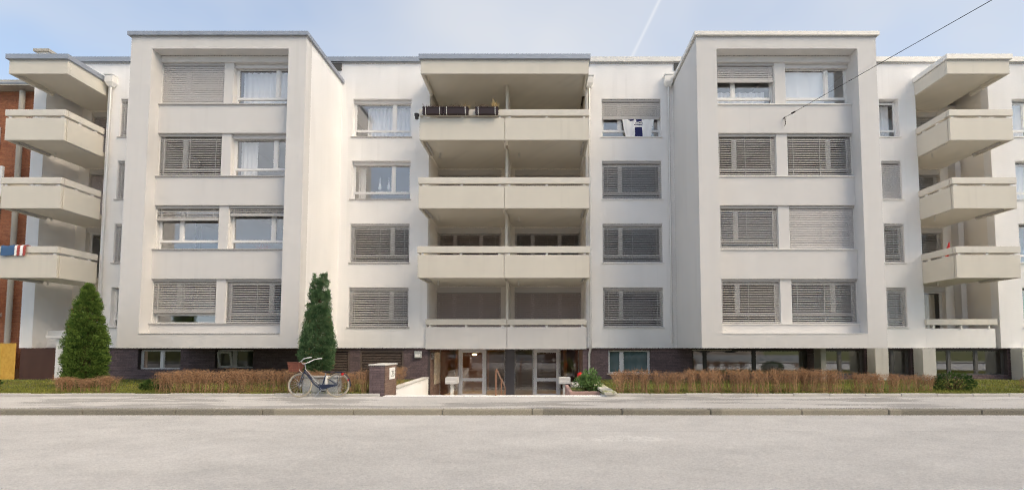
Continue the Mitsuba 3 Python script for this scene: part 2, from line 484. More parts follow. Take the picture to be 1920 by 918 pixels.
def blind(x0, x1, z0, z1, y, drop, tilt, label, bsdf='slat_grey', pitch=.090, guides=True, box_h=.10, group=None, bottom=.05, boxmat='sill_metal'):
    """an outdoor venetian blind hung in a window opening, y = middle of the slats; drop = how far it is let down"""
    b = thing('venetian_blind', label, 'blind', group)
    if tilt >= .9: tilt, pitch = min(1.42, tilt + .25), .088
    else: tilt = min(1.0, tilt + .12 + .045 * (z0 - 2))
    w = x1 - x0 - (.08 if guides else .02)
    obj(b + '__head_rail', box(x0 + .015, x1 - .015, y - .05, y + .05, z1 - box_h, z1 - .004), boxmat)
    zb = z1 - box_h - drop * (z1 - box_h - z0 - .02)
    n = int((z1 - box_h - zb - bottom) / pitch)
    for i in range(n):
        z = zb + bottom + (i + .55) * pitch
        if z > z1 - box_h - .01: break
        tl = tilt + rng.uniform(-.03, .03)
        put(b + '__slat', {**slat_shape(w, round(tl / .03) * .03, bsdf), 'to_world': T().translate([(x0 + x1) / 2, y, z])})
    obj(b + '__bottom_rail', rbox(x0 + .045, x1 - .045, y - .035, y + .035, zb, zb + bottom, .008), bsdf)
    for fx in (.09, .5, .91):
        x = x0 + (x1 - x0) * fx
        obj(b + '__ladder_cord', box(x - .007, x + .007, y - .047, y - .043, zb + .02, z1 - box_h), 'slat_pale')
    if guides:
        for x in (x0 + .002, x1 - .027):
            obj(b + '__guide_rail', box(x, x + .025, y - .02, y + .02, z0 + .002, z1 - .01), 'pale_metal')
    return b


# ---- walls of the main front
def wins(x0, x1, rows=range(4)): return [(x0, x1, SILL + S * r, HEAD + S * r) for r in rows]


CLX, CRX, NLX, NRX, FRX = (-8.44, -5.84), (2.62, 5.24), (-18.78, -18.46), (14.95, 15.82), (20.86, 22.3)
part('wall', wall_xz(-8.93, -5.03, Z0, TOP, 20, holes=wins(*CLX)), 'main_plaster')
part('wall', wall_xz(1.9, 5.8, Z0, TOP, 20, holes=wins(*CRX)), 'main_plaster')
part('wall', wall_xz(-19.36, -15.55, Z0, TOP, 20, holes=wins(*NLX)), 'main_plaster')
part('wall', wall_xz(12.56, 16.58, Z0, TOP, 20, holes=wins(*NRX)), 'main_plaster')
part('wall', wall_xz(19.82, 30, Z0, TOP, 20, holes=wins(*FRX)), 'main_plaster')
part('wall', box(-22.65, -22.1, 20, 21.9, Z0, TOP - .9), 'main_plaster')
part('wall', box(-22.65, -22.3, 21.9, 27, Z0, TOP - .9), 'main_plaster')
part('wall', box(29.6, 30, 20.35, 27, Z0, TOP), 'main_plaster')
part('wall', box(-22.65, 30, 26.7, 27, Z0, TOP), 'main_plaster')
# hidden backs of the bays where the front goes on behind them
floors = PLAN.buffer(-.33, join_style=2).difference(sg.box(-16, 16, 13, 17.66))
for r in range(5):
    z = 1.56 + S * r
    part('floor_slab', plate(floors, z - .19 if r else z - .03, z if r < 4 else z + .1), 'darkened_interior')
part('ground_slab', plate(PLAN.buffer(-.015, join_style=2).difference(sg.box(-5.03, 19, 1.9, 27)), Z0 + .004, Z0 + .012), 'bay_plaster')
for x in (-19.2, -15.3, -12.2, -9.2, -5.2, -1.55, 2.05, 6.0, 9.15, 12.3, 16.75, 20.0, 24):
    y0 = 21.95 if (-5.5 < x < 2.2 or x < -19 or 16.6 < x < 20.1) else 20.4 if not (-15 < x < -10 or 6.1 < x < 12) else 17.7
    part('partition', box(x - .06, x + .06, y0, 25, 1.57, 12.6), 'darkened_interior')
part('inner_wall', box(-22.2, 29.5, 25, 25.1, 1.57, 12.6), 'darkened_interior')
roof = PLAN.intersection(sg.box(-30, 19.9, 40, 30))
roof = so.unary_union([roof, sg.box(-22.1, 20.2, 30, 26.9)])
part('roof', plate(roof.buffer(-.05, join_style=2), TOP - .35, TOP - .02), 'roof_felt')


# ---- projecting bays
def bay(xl, xr, ol, orr, colL, colR, top_mat):
    yf, ys = 16.87, 17.29
    P = numbered(AB + '__projecting_bay')
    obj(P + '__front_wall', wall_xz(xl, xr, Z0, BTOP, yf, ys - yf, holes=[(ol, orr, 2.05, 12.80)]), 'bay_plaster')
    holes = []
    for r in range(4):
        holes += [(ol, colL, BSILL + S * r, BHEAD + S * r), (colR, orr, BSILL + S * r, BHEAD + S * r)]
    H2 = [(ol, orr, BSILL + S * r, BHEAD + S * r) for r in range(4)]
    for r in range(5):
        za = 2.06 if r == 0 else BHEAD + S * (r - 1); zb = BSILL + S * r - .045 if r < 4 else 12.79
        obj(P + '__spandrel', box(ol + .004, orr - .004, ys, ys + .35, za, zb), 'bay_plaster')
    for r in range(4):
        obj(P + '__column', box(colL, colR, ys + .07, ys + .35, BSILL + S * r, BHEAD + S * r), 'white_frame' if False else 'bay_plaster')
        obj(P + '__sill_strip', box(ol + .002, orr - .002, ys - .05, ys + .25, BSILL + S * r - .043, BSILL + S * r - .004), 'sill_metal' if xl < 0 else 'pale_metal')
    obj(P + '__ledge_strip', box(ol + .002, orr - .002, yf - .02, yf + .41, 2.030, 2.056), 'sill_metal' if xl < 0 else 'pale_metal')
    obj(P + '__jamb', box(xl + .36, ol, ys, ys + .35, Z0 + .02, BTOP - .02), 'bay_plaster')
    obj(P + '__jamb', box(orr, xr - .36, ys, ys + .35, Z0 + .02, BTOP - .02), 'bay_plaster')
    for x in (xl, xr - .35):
        obj(P + '__side_wall', box(x, x + .35, ys, 20, Z0, BTOP), 'bay_plaster' if xl > 0 else 'main_plaster')  # left bay sides coloured lighter, right bay sides darker: light painted in
    obj(P + '__roof', box(xl + .1, xr - .1, yf + .1, 20, BTOP - .05, BTOP + .05), 'roof_felt')
    c = [(xl - .09, yf - .10), (xr + .09, yf - .10), (xr + .09, 20.0), (xl - .09, 20.0)]
    cop = sg.Polygon(c).difference(sg.box(xl + .3, yf + .3, xr - .3, 20.2))
    obj(P + '__coping', plate(cop, BTOP - .0 + .006, BTOP + .15), top_mat)
    obj(P + '__shadow_gap', plate(sg.Polygon([(xl - .03, yf - .03), (xr + .03, yf - .03), (xr + .03, 19.98), (xl - .03, 19.98)]).difference(sg.box(xl + .28, yf + .28, xr - .28, 20.2)), BTOP - .03, BTOP + .008), 'sill_metal')
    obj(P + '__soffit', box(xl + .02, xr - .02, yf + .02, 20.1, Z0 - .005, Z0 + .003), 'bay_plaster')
    return holes


LB = (-15.55, -8.93, -14.76, -9.60, -12.34, -11.98)
RB = (5.80, 12.58, 6.56, 11.88, 8.97, 9.39)
bay(*LB, 'zinc'); bay(*RB, 'pale_metal')
bw = {}
for tagx, B in (('L', LB), ('R', RB)):
    for r in range(4):
        z0, z1 = BSILL + S * r, BHEAD + S * r
        for c, (a, b) in (('a', (B[2], B[4])), ('b', (B[5], B[3]))):
            window(a + .002, b - .002, z0, z1 - .10, 17.36, mull=(.36,) if c == 'a' else (.68,), sill=False,
                   glass='coated_glass' if (tagx, r, c) in {('L', 3, 'b'), ('L', 2, 'b'), ('L', 1, 'a'), ('L', 1, 'b'), ('L', 0, 'a'), ('R', 3, 'a'), ('R', 3, 'b')} else 'glass')
            bw[tagx, r, c] = (a, b, z0, z1)
for r in range(4):
    z0, z1 = SILL + S * r, HEAD + S * r
    window(*CLX, z0, z1 - .10, 20, mull=(.69,), glass='coated_glass' if r > 1 else 'glass'); window(*CRX, z0, z1 - .10, 20, mull=(.31,), sillmat='pale_metal', glass='coated_glass' if r == 3 else 'glass')
    window(*NLX, z0, z1 - .06, 20, transom=.32, th=.05); window(*NRX, z0, z1 - .10, 20, sillmat='pale_metal')
    window(*FRX, z0, z1 - .10, 20, mull=(.5,), sillmat='pale_metal', glass='coated_glass')
for r in range(4):      # the boxes that the raised blinds sit in
    if r in (2, 3): 
        for (a, b, y) in ((*CLX, 20.12), (LB[5], LB[3], 17.44)):
            part('blind_box', box(a + .01, b - .01, y, y + .08, (HEAD if y > 19 else BHEAD) + S * r - .16, (HEAD if y > 19 else BHEAD) + S * r - .004), 'blind_box')
a, b, z0, z1 = bw['R', 3, 'b']
part('blind_box', box(a + .01, b - .01, 17.44, 17.52, z1 - .16, z1 - .004), 'blind_box')

# ---- copings and roof edge
def coping(x0, x1, m):
    part('coping', box(x0, x1, 19.88, 20.4, TOP + .02, TOP + .23), m)
    part('coping_gap', box(x0, x1, 19.95, 20.38, TOP - .03, TOP + .022), 'sill_metal')
coping(-22.1, -1.57, 'zinc'); coping(-1.56, 30, 'pale_metal')
for a, b in ((-22.1, -19.36), (-15.55, -8.93), (-5.03, 1.9), (5.8, 12.56), (16.58, 19.82)): part('wall', box(a, b, 20, 20.35, 13.31, TOP), 'main_plaster')
part('party_wall', box(-22.66, -22.12, 20.0, 27, TOP - .9, 14.72), 'main_plaster'); part('party_wall_cap', box(-22.74, -22.04, 19.92, 27.1, 14.72, 14.84), 'roof_slab')
part('roof_upstand', box(-21.9, 29.5, 20.86, 20.98, TOP - .1, 14.86), 'roof_felt')
for a, b in ((-21.5, -15.0), (-10.2, -1.6), (-1.6, 7.0), (11.6, 26)):
    n = int(round((b - a) / .58))
    for i in range(n):
        part('edge_slab', rbox(a + (b - a) * i / n + .006, a + (b - a) * (i + 1) / n - .006, 20.74, 21.1, 14.80, 14.98 + .006 * math.sin(i * 2.7), .015), 'roof_slab')
part('roof_vent', cat([box(-1.95, -1.35, 20.9, 21.3, 14.2, 15.05), box(-2.05, -1.25, 20.8, 21.4, 15.05, 15.12)]), 'zinc')
part('roof_vent', cat([box(19.35, 20.25, 20.9, 21.3, 14.4, 15.08), box(19.2, 20.4, 20.8, 21.4, 15.08, 15.14)]), 'zinc')


# ---- balconies
YF = 18.32


def balcony(x0, x1, k, left=False, right=False, split=None, deep=True):
    """cream balcony: slab, front and side panels and the boards above them; left/right say which sides are open"""
    zb = 4.31 + S * (k - 1); zp, zr0, zr1 = zb + .925, zb + 1.01, zb + 1.27
    B = numbered(AB + '__balcony')
    yb = 19.995 if deep else 20.0
    obj(B + '__slab', box(x0 + .08, x1 - .08, YF + .08, 21.58, zb + .10, zb + .26), 'cream_paint')
    obj(B + '__front_panel', rbox(x0, x1, YF, YF + .09, zb, zp, .008), 'cream_paint')
    obj(B + '__handrail_board', rbox(x0 - .02, x1 + .02, YF - .02, YF + .11, zr0, zr1, .008), 'cream_board')
    for s, x in ((left, x0), (right, x1 - .09)):
        if s:
            obj(B + '__side_panel', rbox(x, x + .09, YF + .115, 19.99, zb, zp, .008), 'cream_paint')
            xx = x - .02 if x == x0 else x - .01
            obj(B + '__side_handrail', rbox(xx, xx + .12, YF + .135, 19.99, zr0, zr1, .008), 'cream_board')
            for y in (18.9, 19.6):
                obj(B + '__bracket', box(x + .02, x + .07, y, y + .1, zp - .02, zr0 + .02), 'white_paint')
    for s, x in ((left, x0 + .16), (right, x1 - .22)):
        if s: obj(B + '__awning_arm', box(x, x + .06, 18.7, 19.9, zb + .025, zb + .095), 'sill_metal')
    obj(B + '__drain_spout', tube([(x0 + .5, 19.8, zb - .10), (x0 + .5, 19.8, zb + .11)], .03, 8), 'steel_pipe')
    for f in (.04, .5, .96):
        x = x0 + .05 + (x1 - x0 - .1) * f
        obj(B + '__bracket', box(x - .045, x + .045, YF + .03, YF + .08, zp - .02, zr0 + .02), 'white_paint')
    return B


def canopy(x0, x1, m, left=True, right=True):
    B = numbered(AB + '__balcony_roof')
    zb, zt = 12.70, 13.28
    obj(B + '__slab', box(x0 + .1, x1 - .1, YF + .1, 21.6, zb + .16, zt - .01), 'cream_paint')
    obj(B + '__fascia', rbox(x0, x1, YF, YF + .12, zb, zt, .008), 'cream_paint')
    if left: obj(B + '__side_fascia', rbox(x0, x0 + .12, YF + .122, 20.0, zb, zt, .008), 'cream_paint')
    if right: obj(B + '__side_fascia', rbox(x1 - .12, x1, YF + .122, 20.0, zb, zt, .008), 'cream_paint')
    obj(B + '__coping', box(x0 - .07, x1 + .07, YF - .09, 19.99, zt + .012, zt + .21), m)
    obj(B + '__shadow_gap', box(x0 - .02, x1 + .02, YF - .02, 19.98, zt - .02, zt + .014), 'sill_metal')


for k in (1, 2, 3):
    balcony(-5.01, -1.56, k, left=True); balcony(-1.54, 1.86, k, right=True)
    balcony(-21.85, -19.44, k, left=True, right=True); balcony(16.54, 19.1, k, left=True, right=True)
canopy(-5.0, 1.88, 'zinc'); canopy(-21.85, -19.44, 'zinc'); canopy(16.54, 19.1, 'pale_metal')
# ground floor balcony, flush with the wall
for x0, x1 in ((-5.06, -1.56), (-1.54, 1.88)):
    B = numbered(AB + '__balcony')
    obj(B + '__front_panel', rbox(x0, x1, 19.90, 20.0, 1.47, 2.42, .008), 'bay_plaster')
    obj(B + '__handrail_board', rbox(x0, x1, 19.86, 20.01, 2.51, 2.76, .008), 'cream_board')
    obj(B + '__slab', box(x0 + .02, x1 - .02, 20.0, 22.2, 1.49, 1.66), 'loggia_paint')
    for f in (.04, .5, .96):
        x = x0 + .05 + (x1 - x0 - .1) * f
        obj(B + '__bracket', box(x - .05, x + .05, 19.92, 19.97, 2.40, 2.53), 'white_paint')
B = numbered(AB + '__balcony')
obj(B + '__front_panel', rbox(16.58, 19.6, 20.0, 20.09, Z0 + .0, 2.36, .008), 'main_plaster')
obj(B + '__handrail_board', rbox(16.55, 19.62, 19.9, 20.03, 2.51, 2.76, .008), 'cream_board')
for x in (16.9, 18.1, 19.3): obj(B + '__bracket', box(x - .03, x + .03, 19.95, 20.03, 2.34, 2.53), 'white_paint')

# ---- loggias: side walls, back walls with their windows
for x0, x1 in ((-5.38, -5.03), (1.9, 2.25)):
    part('loggia_side_wall', box(x0, x1, 20.35, 21.95, Z0, TOP), 'loggia_paint')
part('loggia_side_wall', box(-19.36, -19.01, 20.35, 21.95, Z0, TOP), 'loggia_paint')
part('loggia_side_wall', box(16.23, 16.58, 20.35, 21.95, Z0, TOP), 'loggia_paint')
part('loggia_side_wall', box(19.82, 20.17, 20.35, 21.95, Z0, TOP), 'loggia_paint')
LH, LS = 4.37, 1.72
part('loggia_back_wall', wall_xz(-5.03, 1.9, Z0, 13.1, 21.58, holes=[h for r in range(4) for h in ((-5.0, -1.97, LS + S * r, LH + S * r), (-1.33, 1.80, LS + S * r, LH + S * r))]), 'loggia_paint')
part('loggia_back_wall', wall_xz(-22.1, -19.36, Z0, 13.1, 21.58, holes=[(-21.6, -19.45, LS + S * r, LH + S * r) for r in (1, 2, 3)] + [(-21.3, -20.7, 3.0, 4.05)]), 'loggia_paint')
part('loggia_back_wall', wall_xz(16.58, 19.82, Z0, 13.1, 21.58, holes=[(16.7, 18.9, LS + S * r, LH + S * r) for r in range(4)]), 'loggia_paint')
for r in range(4):
    z0, z1 = LS + S * r, LH + S * r
    for a, b in ((-5.0, -1.97), (-1.33, 1.80)):
        window(a, b, z0, z1 - .24, 21.58, mull=(.27, .68), transom=0, sill=False)
        part('blind_box', box(a + .003, b - .003, 21.62, 21.86, z1 - .25, z1 - .003), 'blind_box')
    if r:
        window(-21.6, -19.45, z0, z1 - .2, 21.58, mull=(.5,), transom=0, sill=False, th=.08)
        part('blind_box', box(-21.59, -19.46, 21.60, 21.86, z1 - .22, z1 - .003), 'blind_box')
    window(16.7, 18.9, z0, z1 - .2, 21.58, mull=(.5,), transom=0, sill=False, th=.08)
    part('blind_box', box(16.71, 18.89, 21.60, 21.86, z1 - .22, z1 - .003), 'blind_box')
window(-21.3, -20.7, 3.0, 4.05, 21.58, transom=0, sillmat='sill_metal')
for r in (1, 2, 3):
    zb = 4.31 + S * (r - 1)
    part('balcony_divider', box(-1.60, -1.50, 19.4, 21.575, zb + .262, zb + S + .098), 'cream_board')
part('balcony_divider', box(-1.60, -1.50, 20.02, 21.575, 1.662, 4.40), 'cream_board')
part('loggia_pilaster', cat([box(19.3, 19.55, 21.2, 21.57, Z0, 12.6)]), 'blind_box')

# ---- downpipes
def downpipe(x, y, ztop, zbot, jog=None):
    D = numbered(AB + '__downpipe')
    pts = [(x, y, ztop), (x, y, 8), (x, y, 1.7)]
    if jog: pts += [(x, y, 1.5), (x + jog, y + .12, 1.25), (x + jog, y + .12, zbot)]
    obj(D + '__pipe', tube(pts, .05, 12), 'steel_pipe', 40)
    h = trimesh.convex.convex_hull([(x + sx * a, y + sy * a * .8, z) for z, a in ((ztop - .05, .09), (ztop + .12, .17), (ztop + .42, .17)) for sx in (-1, 1) for sy in (-1, 1)])
    obj(D + '__hopper', cat([h, box(x - .2, x + .2, y - .17, y + .12, ztop + .42, ztop + .47)]), 'pale_metal')
    for z in (11.5, 9.0, 6.2, 3.4):
        obj(D + '__collar', tube([(x, y, z), (x, y, z + .05)], .062, 12), 'steel_pipe')
downpipe(2.05, 19.86, 13.05, .2, jog=-.05); downpipe(5.56, 19.86, 13.1, .2, jog=0.0); downpipe(-19.12, 19.86, 13.1, 1.5)

# ---- basement
BY = 20.15
bl_holes = [(-17.6, -15.75, .6, 1.44), (-14.25, -12.6, .65, 1.44), (-9.9, -8.4, .35, 1.44), (-7.95, -6.05, .4, 1.40)]
br_holes = [(2.84, 4.68, .42, 1.42), (6.5, 11.5, .35, 1.44), (12.0, 14.0, .35, 1.44), (14.6, 16.0, .35, 1.44), (16.6, 20.2, .35, 1.44), (20.8, 23, .35, 1.44)]
part('basement_wall', wall_xz(-20.95, -5.0, -.9, Z0 - .006, BY, .3, bl_holes), 'mortar_dark')
part('basement_wall', wall_xz(1.76, 30, -.9, Z0 - .006, BY, .3, br_holes), 'mortar_dark')
labels[part('basement_brick', bricks(-20.95, -5.0, .05, 1.50, BY, bl_holes), 'brick_purple')] = {'kind': 'stuff'}
labels[part('basement_brick', bricks(1.76, 24, .05, 1.50, BY, br_holes), 'brick_purple')] = {'kind': 'stuff'}
part('basement_back', box(-20.9, -5.3, 24.5, 24.6, -.5, 1.5), 'darkened_interior'); part('basement_back', box(2.1, 30, 24.5, 24.6, -.5, 1.5), 'darkened_interior')
window(2.84, 4.68, .42, 1.42, BY - .05, mull=(.33,), transom=0, sill=True, sillmat='pale_metal')
for h, m in zip(br_holes[1:], ((.12, .55), (.5,), (.5,), (.33, .66), (.5,))):
    window(h[0], h[1], h[2], h[3], BY - .05, mull=m, transom=0, sill=False, framemat='frame_dark', glass='coated_glass')
k = part('lintel', box(6.5, 8.2, BY - .03, BY + .05, 1.40, 1.452), 'cream_board')
window(-17.6, -15.75, .6, 1.44, BY - .05, mull=(.5,), transom=0, sill=False)
w = window(-14.25, -12.6, .65, 1.44, BY - .05, mull=(.45,), transom=0, sill=False)
tf = cat([box(-14.15, -14.09, 0, .05, 0, .66), box(-13.62, -13.56, 0, .05, 0, .66), box(-14.15, -13.56, 0, .05, .61, .67), box(-14.15, -13.56, 0, .05, 0, .06)])
tf.apply_transform(trimesh.transformations.rotation_matrix(.22, [1, 0, 0])); tf.apply_translation([0, BY + .09, .69])
obj(w + '__tilted_sash', tf, 'white_frame')
lv = numbered(AB + '__louvre_window')
obj(lv + '__frame', cat([box(-7.95, -7.88, BY, BY + .1, .4, 1.4), box(-6.12, -6.05, BY, BY + .1, .4, 1.4), box(-7.88, -6.12, BY, BY + .1, 1.33, 1.4), box(-7.88, -6.12, BY, BY + .1, .4, .46)]), 'louvre_brown')
for i in range(12):
    m = box(-7.88, -6.12, -.035, .035, -.006, .006); m.apply_transform(trimesh.transformations.rotation_matrix(.75, [1, 0, 0])); m.apply_translation([0, BY + .05, .5 + i * .07])
    obj(lv + '__slat', m, 'louvre_brown')
lv = numbered(AB + '__louvre_window')
obj(lv + '__frame', cat([box(-9.9, -9.83, BY, BY + .1, .35, 1.44), box(-8.47, -8.4, BY, BY + .1, .35, 1.44), box(-9.83, -8.47, BY, BY + .1, 1.37, 1.44)]), 'louvre_brown')
for i in range(13):
    m = box(-9.83, -8.47, -.035, .035, -.006, .006); m.apply_transform(trimesh.transformations.rotation_matrix(.75, [1, 0, 0])); m.apply_translation([0, BY + .05, .45 + i * .07])
    obj(lv + '__slat', m, 'louvre_brown')
part('garage_door', rbox(-22.6, -21.0, 20.02, 20.1, -.1, Z0 - .01, .01), 'garage_brown')
part('wall', box(-21.0, -20.6, 19.95, 20.1, -.1, Z0 + .4), 'main_plaster')
part('wall', box(-22.1, -19.36, 20.6, 20.75, Z0 + .01, 2.3), 'main_plaster')
part('door_canopy', box(-21.25, -19.5, 19.75, 20.6, 1.96, 2.04), 'main_plaster')
for x, w_ in ((11.7, .22), (14.0, .55), (16.0, .55), (20.2, .5)):
    part('pillar', box(x, x + w_, 19.5, 20.0, -.05, Z0 - .008), 'concrete')

# ---- the sunken entrance
part('entrance_wall', box(-5.0, -4.9, BY + .3, 22.2, -.9, 1.46), 'mortar_dark')
bm = bricks(20.16, 22.1, -.8, 1.45, 0.0)                      # turned to face +x on the left wall
v = bm.vertices.copy(); bm.vertices = np.stack([-4.9 - v[:, 1], v[:, 0], v[:, 2]], 1); bm.invert()
labels[part('entrance_brick', bm, 'brick_brown')] = {'kind': 'stuff'}
part('entrance_wall', box(-5.0, -4.9, BY, BY + .3, -.9, 1.46), 'mortar_dark')
part('entrance_wall', box(1.72, 1.76, BY - .05, 22.2, -.9, 1.46), 'brick_brown')
part('entrance_pilaster', box(1.74, 1.99, BY - .12, BY - .02, -.2, 1.46), 'brick_purple')
part('entrance_ceiling', box(-4.9, 1.72, 20.02, 26.0, 1.47, 1.485), 'garage_brown')
part('entrance_floor', box(-4.98, 1.76, 16.35, 26.1, -.9, -.80), 'concrete')
st = numbered(AB + '__entrance_steps')
for i in range(5):
    zt = .13 - .186 * (i + 1) + .05
    obj(st + '__step', rbox(-4.62, 1.2, 13.72 + .5 * i + .02, 13.72 + .5 * (i + 1) + .04, zt - .3, zt, .01), 'concrete')
    obj(st + '__nosing', box(-4.6, 1.18, 13.72 + .5 * i + .42, 13.72 + .5 * (i + 1) + .045, zt, zt + .006), 'sign_white')
obj(st + '__threshold', rbox(-4.62, 1.9, 13.42, 13.73, -.3, .145, .012), 'sign_white')
part('entrance_wall', box(1.2, 1.76, 16.2, 20.1, -.9, .05), 'concrete')
GY, DT, DB = 22.0, 1.45, -.79


def pane(x0, x1, y=GY):
    e = numbered(AB + '__entrance_window')
    obj(e + '__pane', wall_sheet(x0 + .03, x1 - .03, DB + .06, DT - .03, y + .03), 'door_glass')
    obj(e + '__frame', cat([box(x0, x0 + .03, y, y + .06, DB, DT), box(x1 - .03, x1, y, y + .06, DB, DT), box(x0 + .03, x1 - .03, y, y + .06, DT - .03, DT), box(x0 + .03, x1 - .03, y, y + .06, DB, DB + .06)]), 'sill_metal')


def door(x0, x1, hinge):
    e = numbered(AB + '__entrance_door'); y = GY - .02
    bars = [box(x0, x0 + .17, y, y + .08, DB, DT), box(x1 - .17, x1, y, y + .08, DB, DT), box(x0 + .17, x1 - .17, y, y + .08, DT - .16, DT),
            box(x0 + .17, x1 - .17, y, y + .08, DB, DB + .15), box(x0 + .17, x1 - .17, y, y + .08, -.05, .10)]
    obj(e + '__frame', cat(bars), 'door_alu')
    obj(e + '__pane', wall_sheet(x0 + .17, x1 - .17, .10, DT - .16, y + .04), 'door_glass')
    obj(e + '__pane', wall_sheet(x0 + .17, x1 - .17, DB + .15, -.05, y + .04), 'door_glass')
    x = x0 + .09 if hinge > 0 else x1 - .09
    obj(e + '__handle', tube([(x, y - .002, .0), (x, y - .07, .03), (x, y - .07, .55), (x, y - .002, .58)], .014, 8), 'chrome', 40)
    obj(e + '__leaf_joint', cat([box(x0 + .075, x0 + .082, y - .003, y, DB, DT - .08), box(x1 - .082, x1 - .075, y - .003, y, DB, DT - .08)]), 'sill_metal')


pane(-4.9, -4.0); door(-3.98, -2.70, 1); pane(-2.68, -1.79); pane(-1.34, -.47); door(-.45, .80, -1); pane(.82, 1.70)
part('entrance_pillar', box(-1.78, -1.35, GY - .03, GY + .3, DB, 1.466), 'polished_stone')
part('lobby_wall', box(-4.9, -1.56, 26.0, 26.1, -.8, 1.47), 'lobby_wall'); part('lobby_wall', box(-1.56, 1.72, 26.0, 26.1, -.8, 1.47), 'walnut')
part('lobby_wall', box(-1.62, -1.5, 22.3, 26, -.8, 1.47), 'walnut')
part('lobby_wall', box(-4.98, -4.9, 22.2, 26, -.8, 1.47), 'walnut'); part('lobby_wall', box(1.72, 1.8, 22.2, 26, -.8, 1.47), 'walnut')
part('lobby_post', box(1.02, 1.16, 22.5, 22.64, -.79, 1.465), 'lobby_wall')
part('lobby_door', rbox(-3.0, -2.0, 25.9, 25.99, -.8, 1.3, .01), 'walnut'); part('lobby_door', rbox(0, 1.0, 25.9, 25.99, -.8, 1.3, .01), 'walnut')
for x, zl in ((-3.42, 1.2), (.3, 1.36)):
    L = thing('ceiling_lamp', ('round warm ceiling lamp lit behind the glass door beside the name panel' if x < 0 else 'round warm ceiling lamp lit in the lobby nearer the green entrance bush'), 'lamp', 'lamps in the entrance lobbies')
    m = trimesh.creation.icosphere(2, .10); m.apply_scale([1, 1, .5]); m.apply_translation([x, 23.2, zl])
    scene[L + '__globe'] = ply(m, 'sign_white', True, emitter={'type': 'area', 'radiance': {'type': 'rgb', 'value': [34, 17, 4.5] if x < 0 else [18, 9.5, 2.8]}})
    obj(L + '__base', tube([(x, 23.2, zl + .02), (x, 23.2, 1.47)], .1, 16), 'pale_metal')

# ================================================================== blinds
F = {0: 'lowest', 1: 'second', 2: 'third', 3: 'top'}
LBN, RBN = 'bay nearer the brick house', 'bay with the wire anchor'


def bb(key, drop, tilt, label, **kw):
    a, b, z0, z1 = bw[key]
    blind(a, b, z0, z1, 17.42, drop, tilt, label, **kw)


bb(('L', 3, 'a'), 1, 1.15, f'fully closed pinkish grey blind in top row of the {LBN}', bsdf='slat_pale')
bb(('L', 2, 'a'), 1, .25, f'lowered open slat blind in third row of the {LBN}')
bb(('L', 1, 'a'), .30, .2, f'half raised blind in second row outer window of the {LBN}', bottom=.11)
bb(('L', 1, 'b'), .19, .2, f'mostly raised blind over the window showing a red lamp shade', bottom=.11)
bb(('L', 0, 'a'), .76, .55, f'blind stopping short of the sill in lowest row of the {LBN}', bottom=.08)
bb(('L', 0, 'b'), 1, .35, f'fully lowered blind in lowest row nearer the conical tree')
bb(('R', 3, 'a'), .42, 1.1, f'half lowered closed pale blind in top row of the {RBN}', bsdf='slat_pale', bottom=.1)
bb(('R', 2, 'a'), 1, .25, f'open slat blind in third row of the {RBN}, nearer the balconies')
bb(('R', 2, 'b'), 1, .3, f'open slat blind right under the wire anchor')
bb(('R', 1, 'a'), 1, .25, f'open slat blind in second row beside the closed pale blind')
bb(('R', 1, 'b'), 1, 1.1, f'fully closed pale blind in second row of the {RBN}', bsdf='slat_pale')
bb(('R', 0, 'a'), 1, .3, f'open slat blind in lowest row of the second bay, nearer the downpipe')
bb(('R', 0, 'b'), 1, .25, f'open slat blind in lowest row, under the closed pale blind')


def mb(X, r, drop, tilt, label, **kw):
    blind(X[0], X[1], SILL + S * r, HEAD + S * r, 20.10, drop, tilt, label, pitch=.104, **kw)


mb(CLX, 1, 1, .32, 'open slat blind in second row between conical tree and balconies', guides=False)
mb(CLX, 0, 1, .65, 'tilted slat blind in lowest row just beside the conical tree', guides=False)
mb(CRX, 3, .50, 1.1, 'half lowered closed blind above the printed white cloth', bottom=.07, guides=False)
mb(CRX, 2, 1, .3, 'open blind in the window under the printed white cloth', guides=False)
mb(CRX, 1, 1, .25, 'open blind in second row beside the balcony downpipe', guides=False)
mb(CRX, 0, 1, .45, 'open blind in lowest row beside the balcony downpipe, above the bare hedge', guides=False)
for r in (3, 2, 1): mb(NLX, r, 1, .5, f'narrow slit window blind in the {F[r]} row beside the brick house', guides=False)
mb(NRX, 2, 1, 1.05, 'closed pale blind in narrow window of third row past the second bay', bsdf='slat_pale', guides=False)
mb(NRX, 1, 1, .5, 'tilted blind in narrow window of second row past the second bay', guides=False)
mb(NRX, 0, 1, .4, 'open blind in narrow window of lowest row past the second bay', guides=False)
for r, c, drop, tilt, m in ((2, 0, 1, .5, 'slat_mauve'), (2, 1, 1, .9, 'slat_mauve'), (1, 0, 1, .45, 'slat_mauve'), (1, 1, 1, .1, 'slat_mauve'), (0, 0, 1, 1.15, 'slat_mauve'), (0, 1, 1, 1.0, 'slat_mauve')):
    X = ((-5.0, -1.97), (-1.33, 1.80))[c]
    z1 = LH + S * r - .25
    side = ('flower box side' if c == 0 else 'downpipe side')
    nm = {2: 'third floor loggia', 1: 'second floor loggia', 0: 'lowest loggia over the entrance'}[r]
    blind(X[0], X[1], LS + S * r, z1, 21.70, drop, tilt, f'mauve grey blind at the back of the {nm}, {side}', bsdf=m, box_h=.04, guides=False)
blind(-21.58, -19.47, LS + S * 2, LH + S * 2 - .22, 21.68, 1, 1.1, 'closed mauve blind behind the outer balcony beside the brick house', bsdf='slat_mauve', box_h=.04, guides=False)
blind(-21.58, -19.47, LS + S * 3, LH + S * 3 - .22, 21.68, 1, .9, 'blind behind the uppermost balcony beside the brick house', bsdf='slat_mauve', box_h=.04, guides=False)
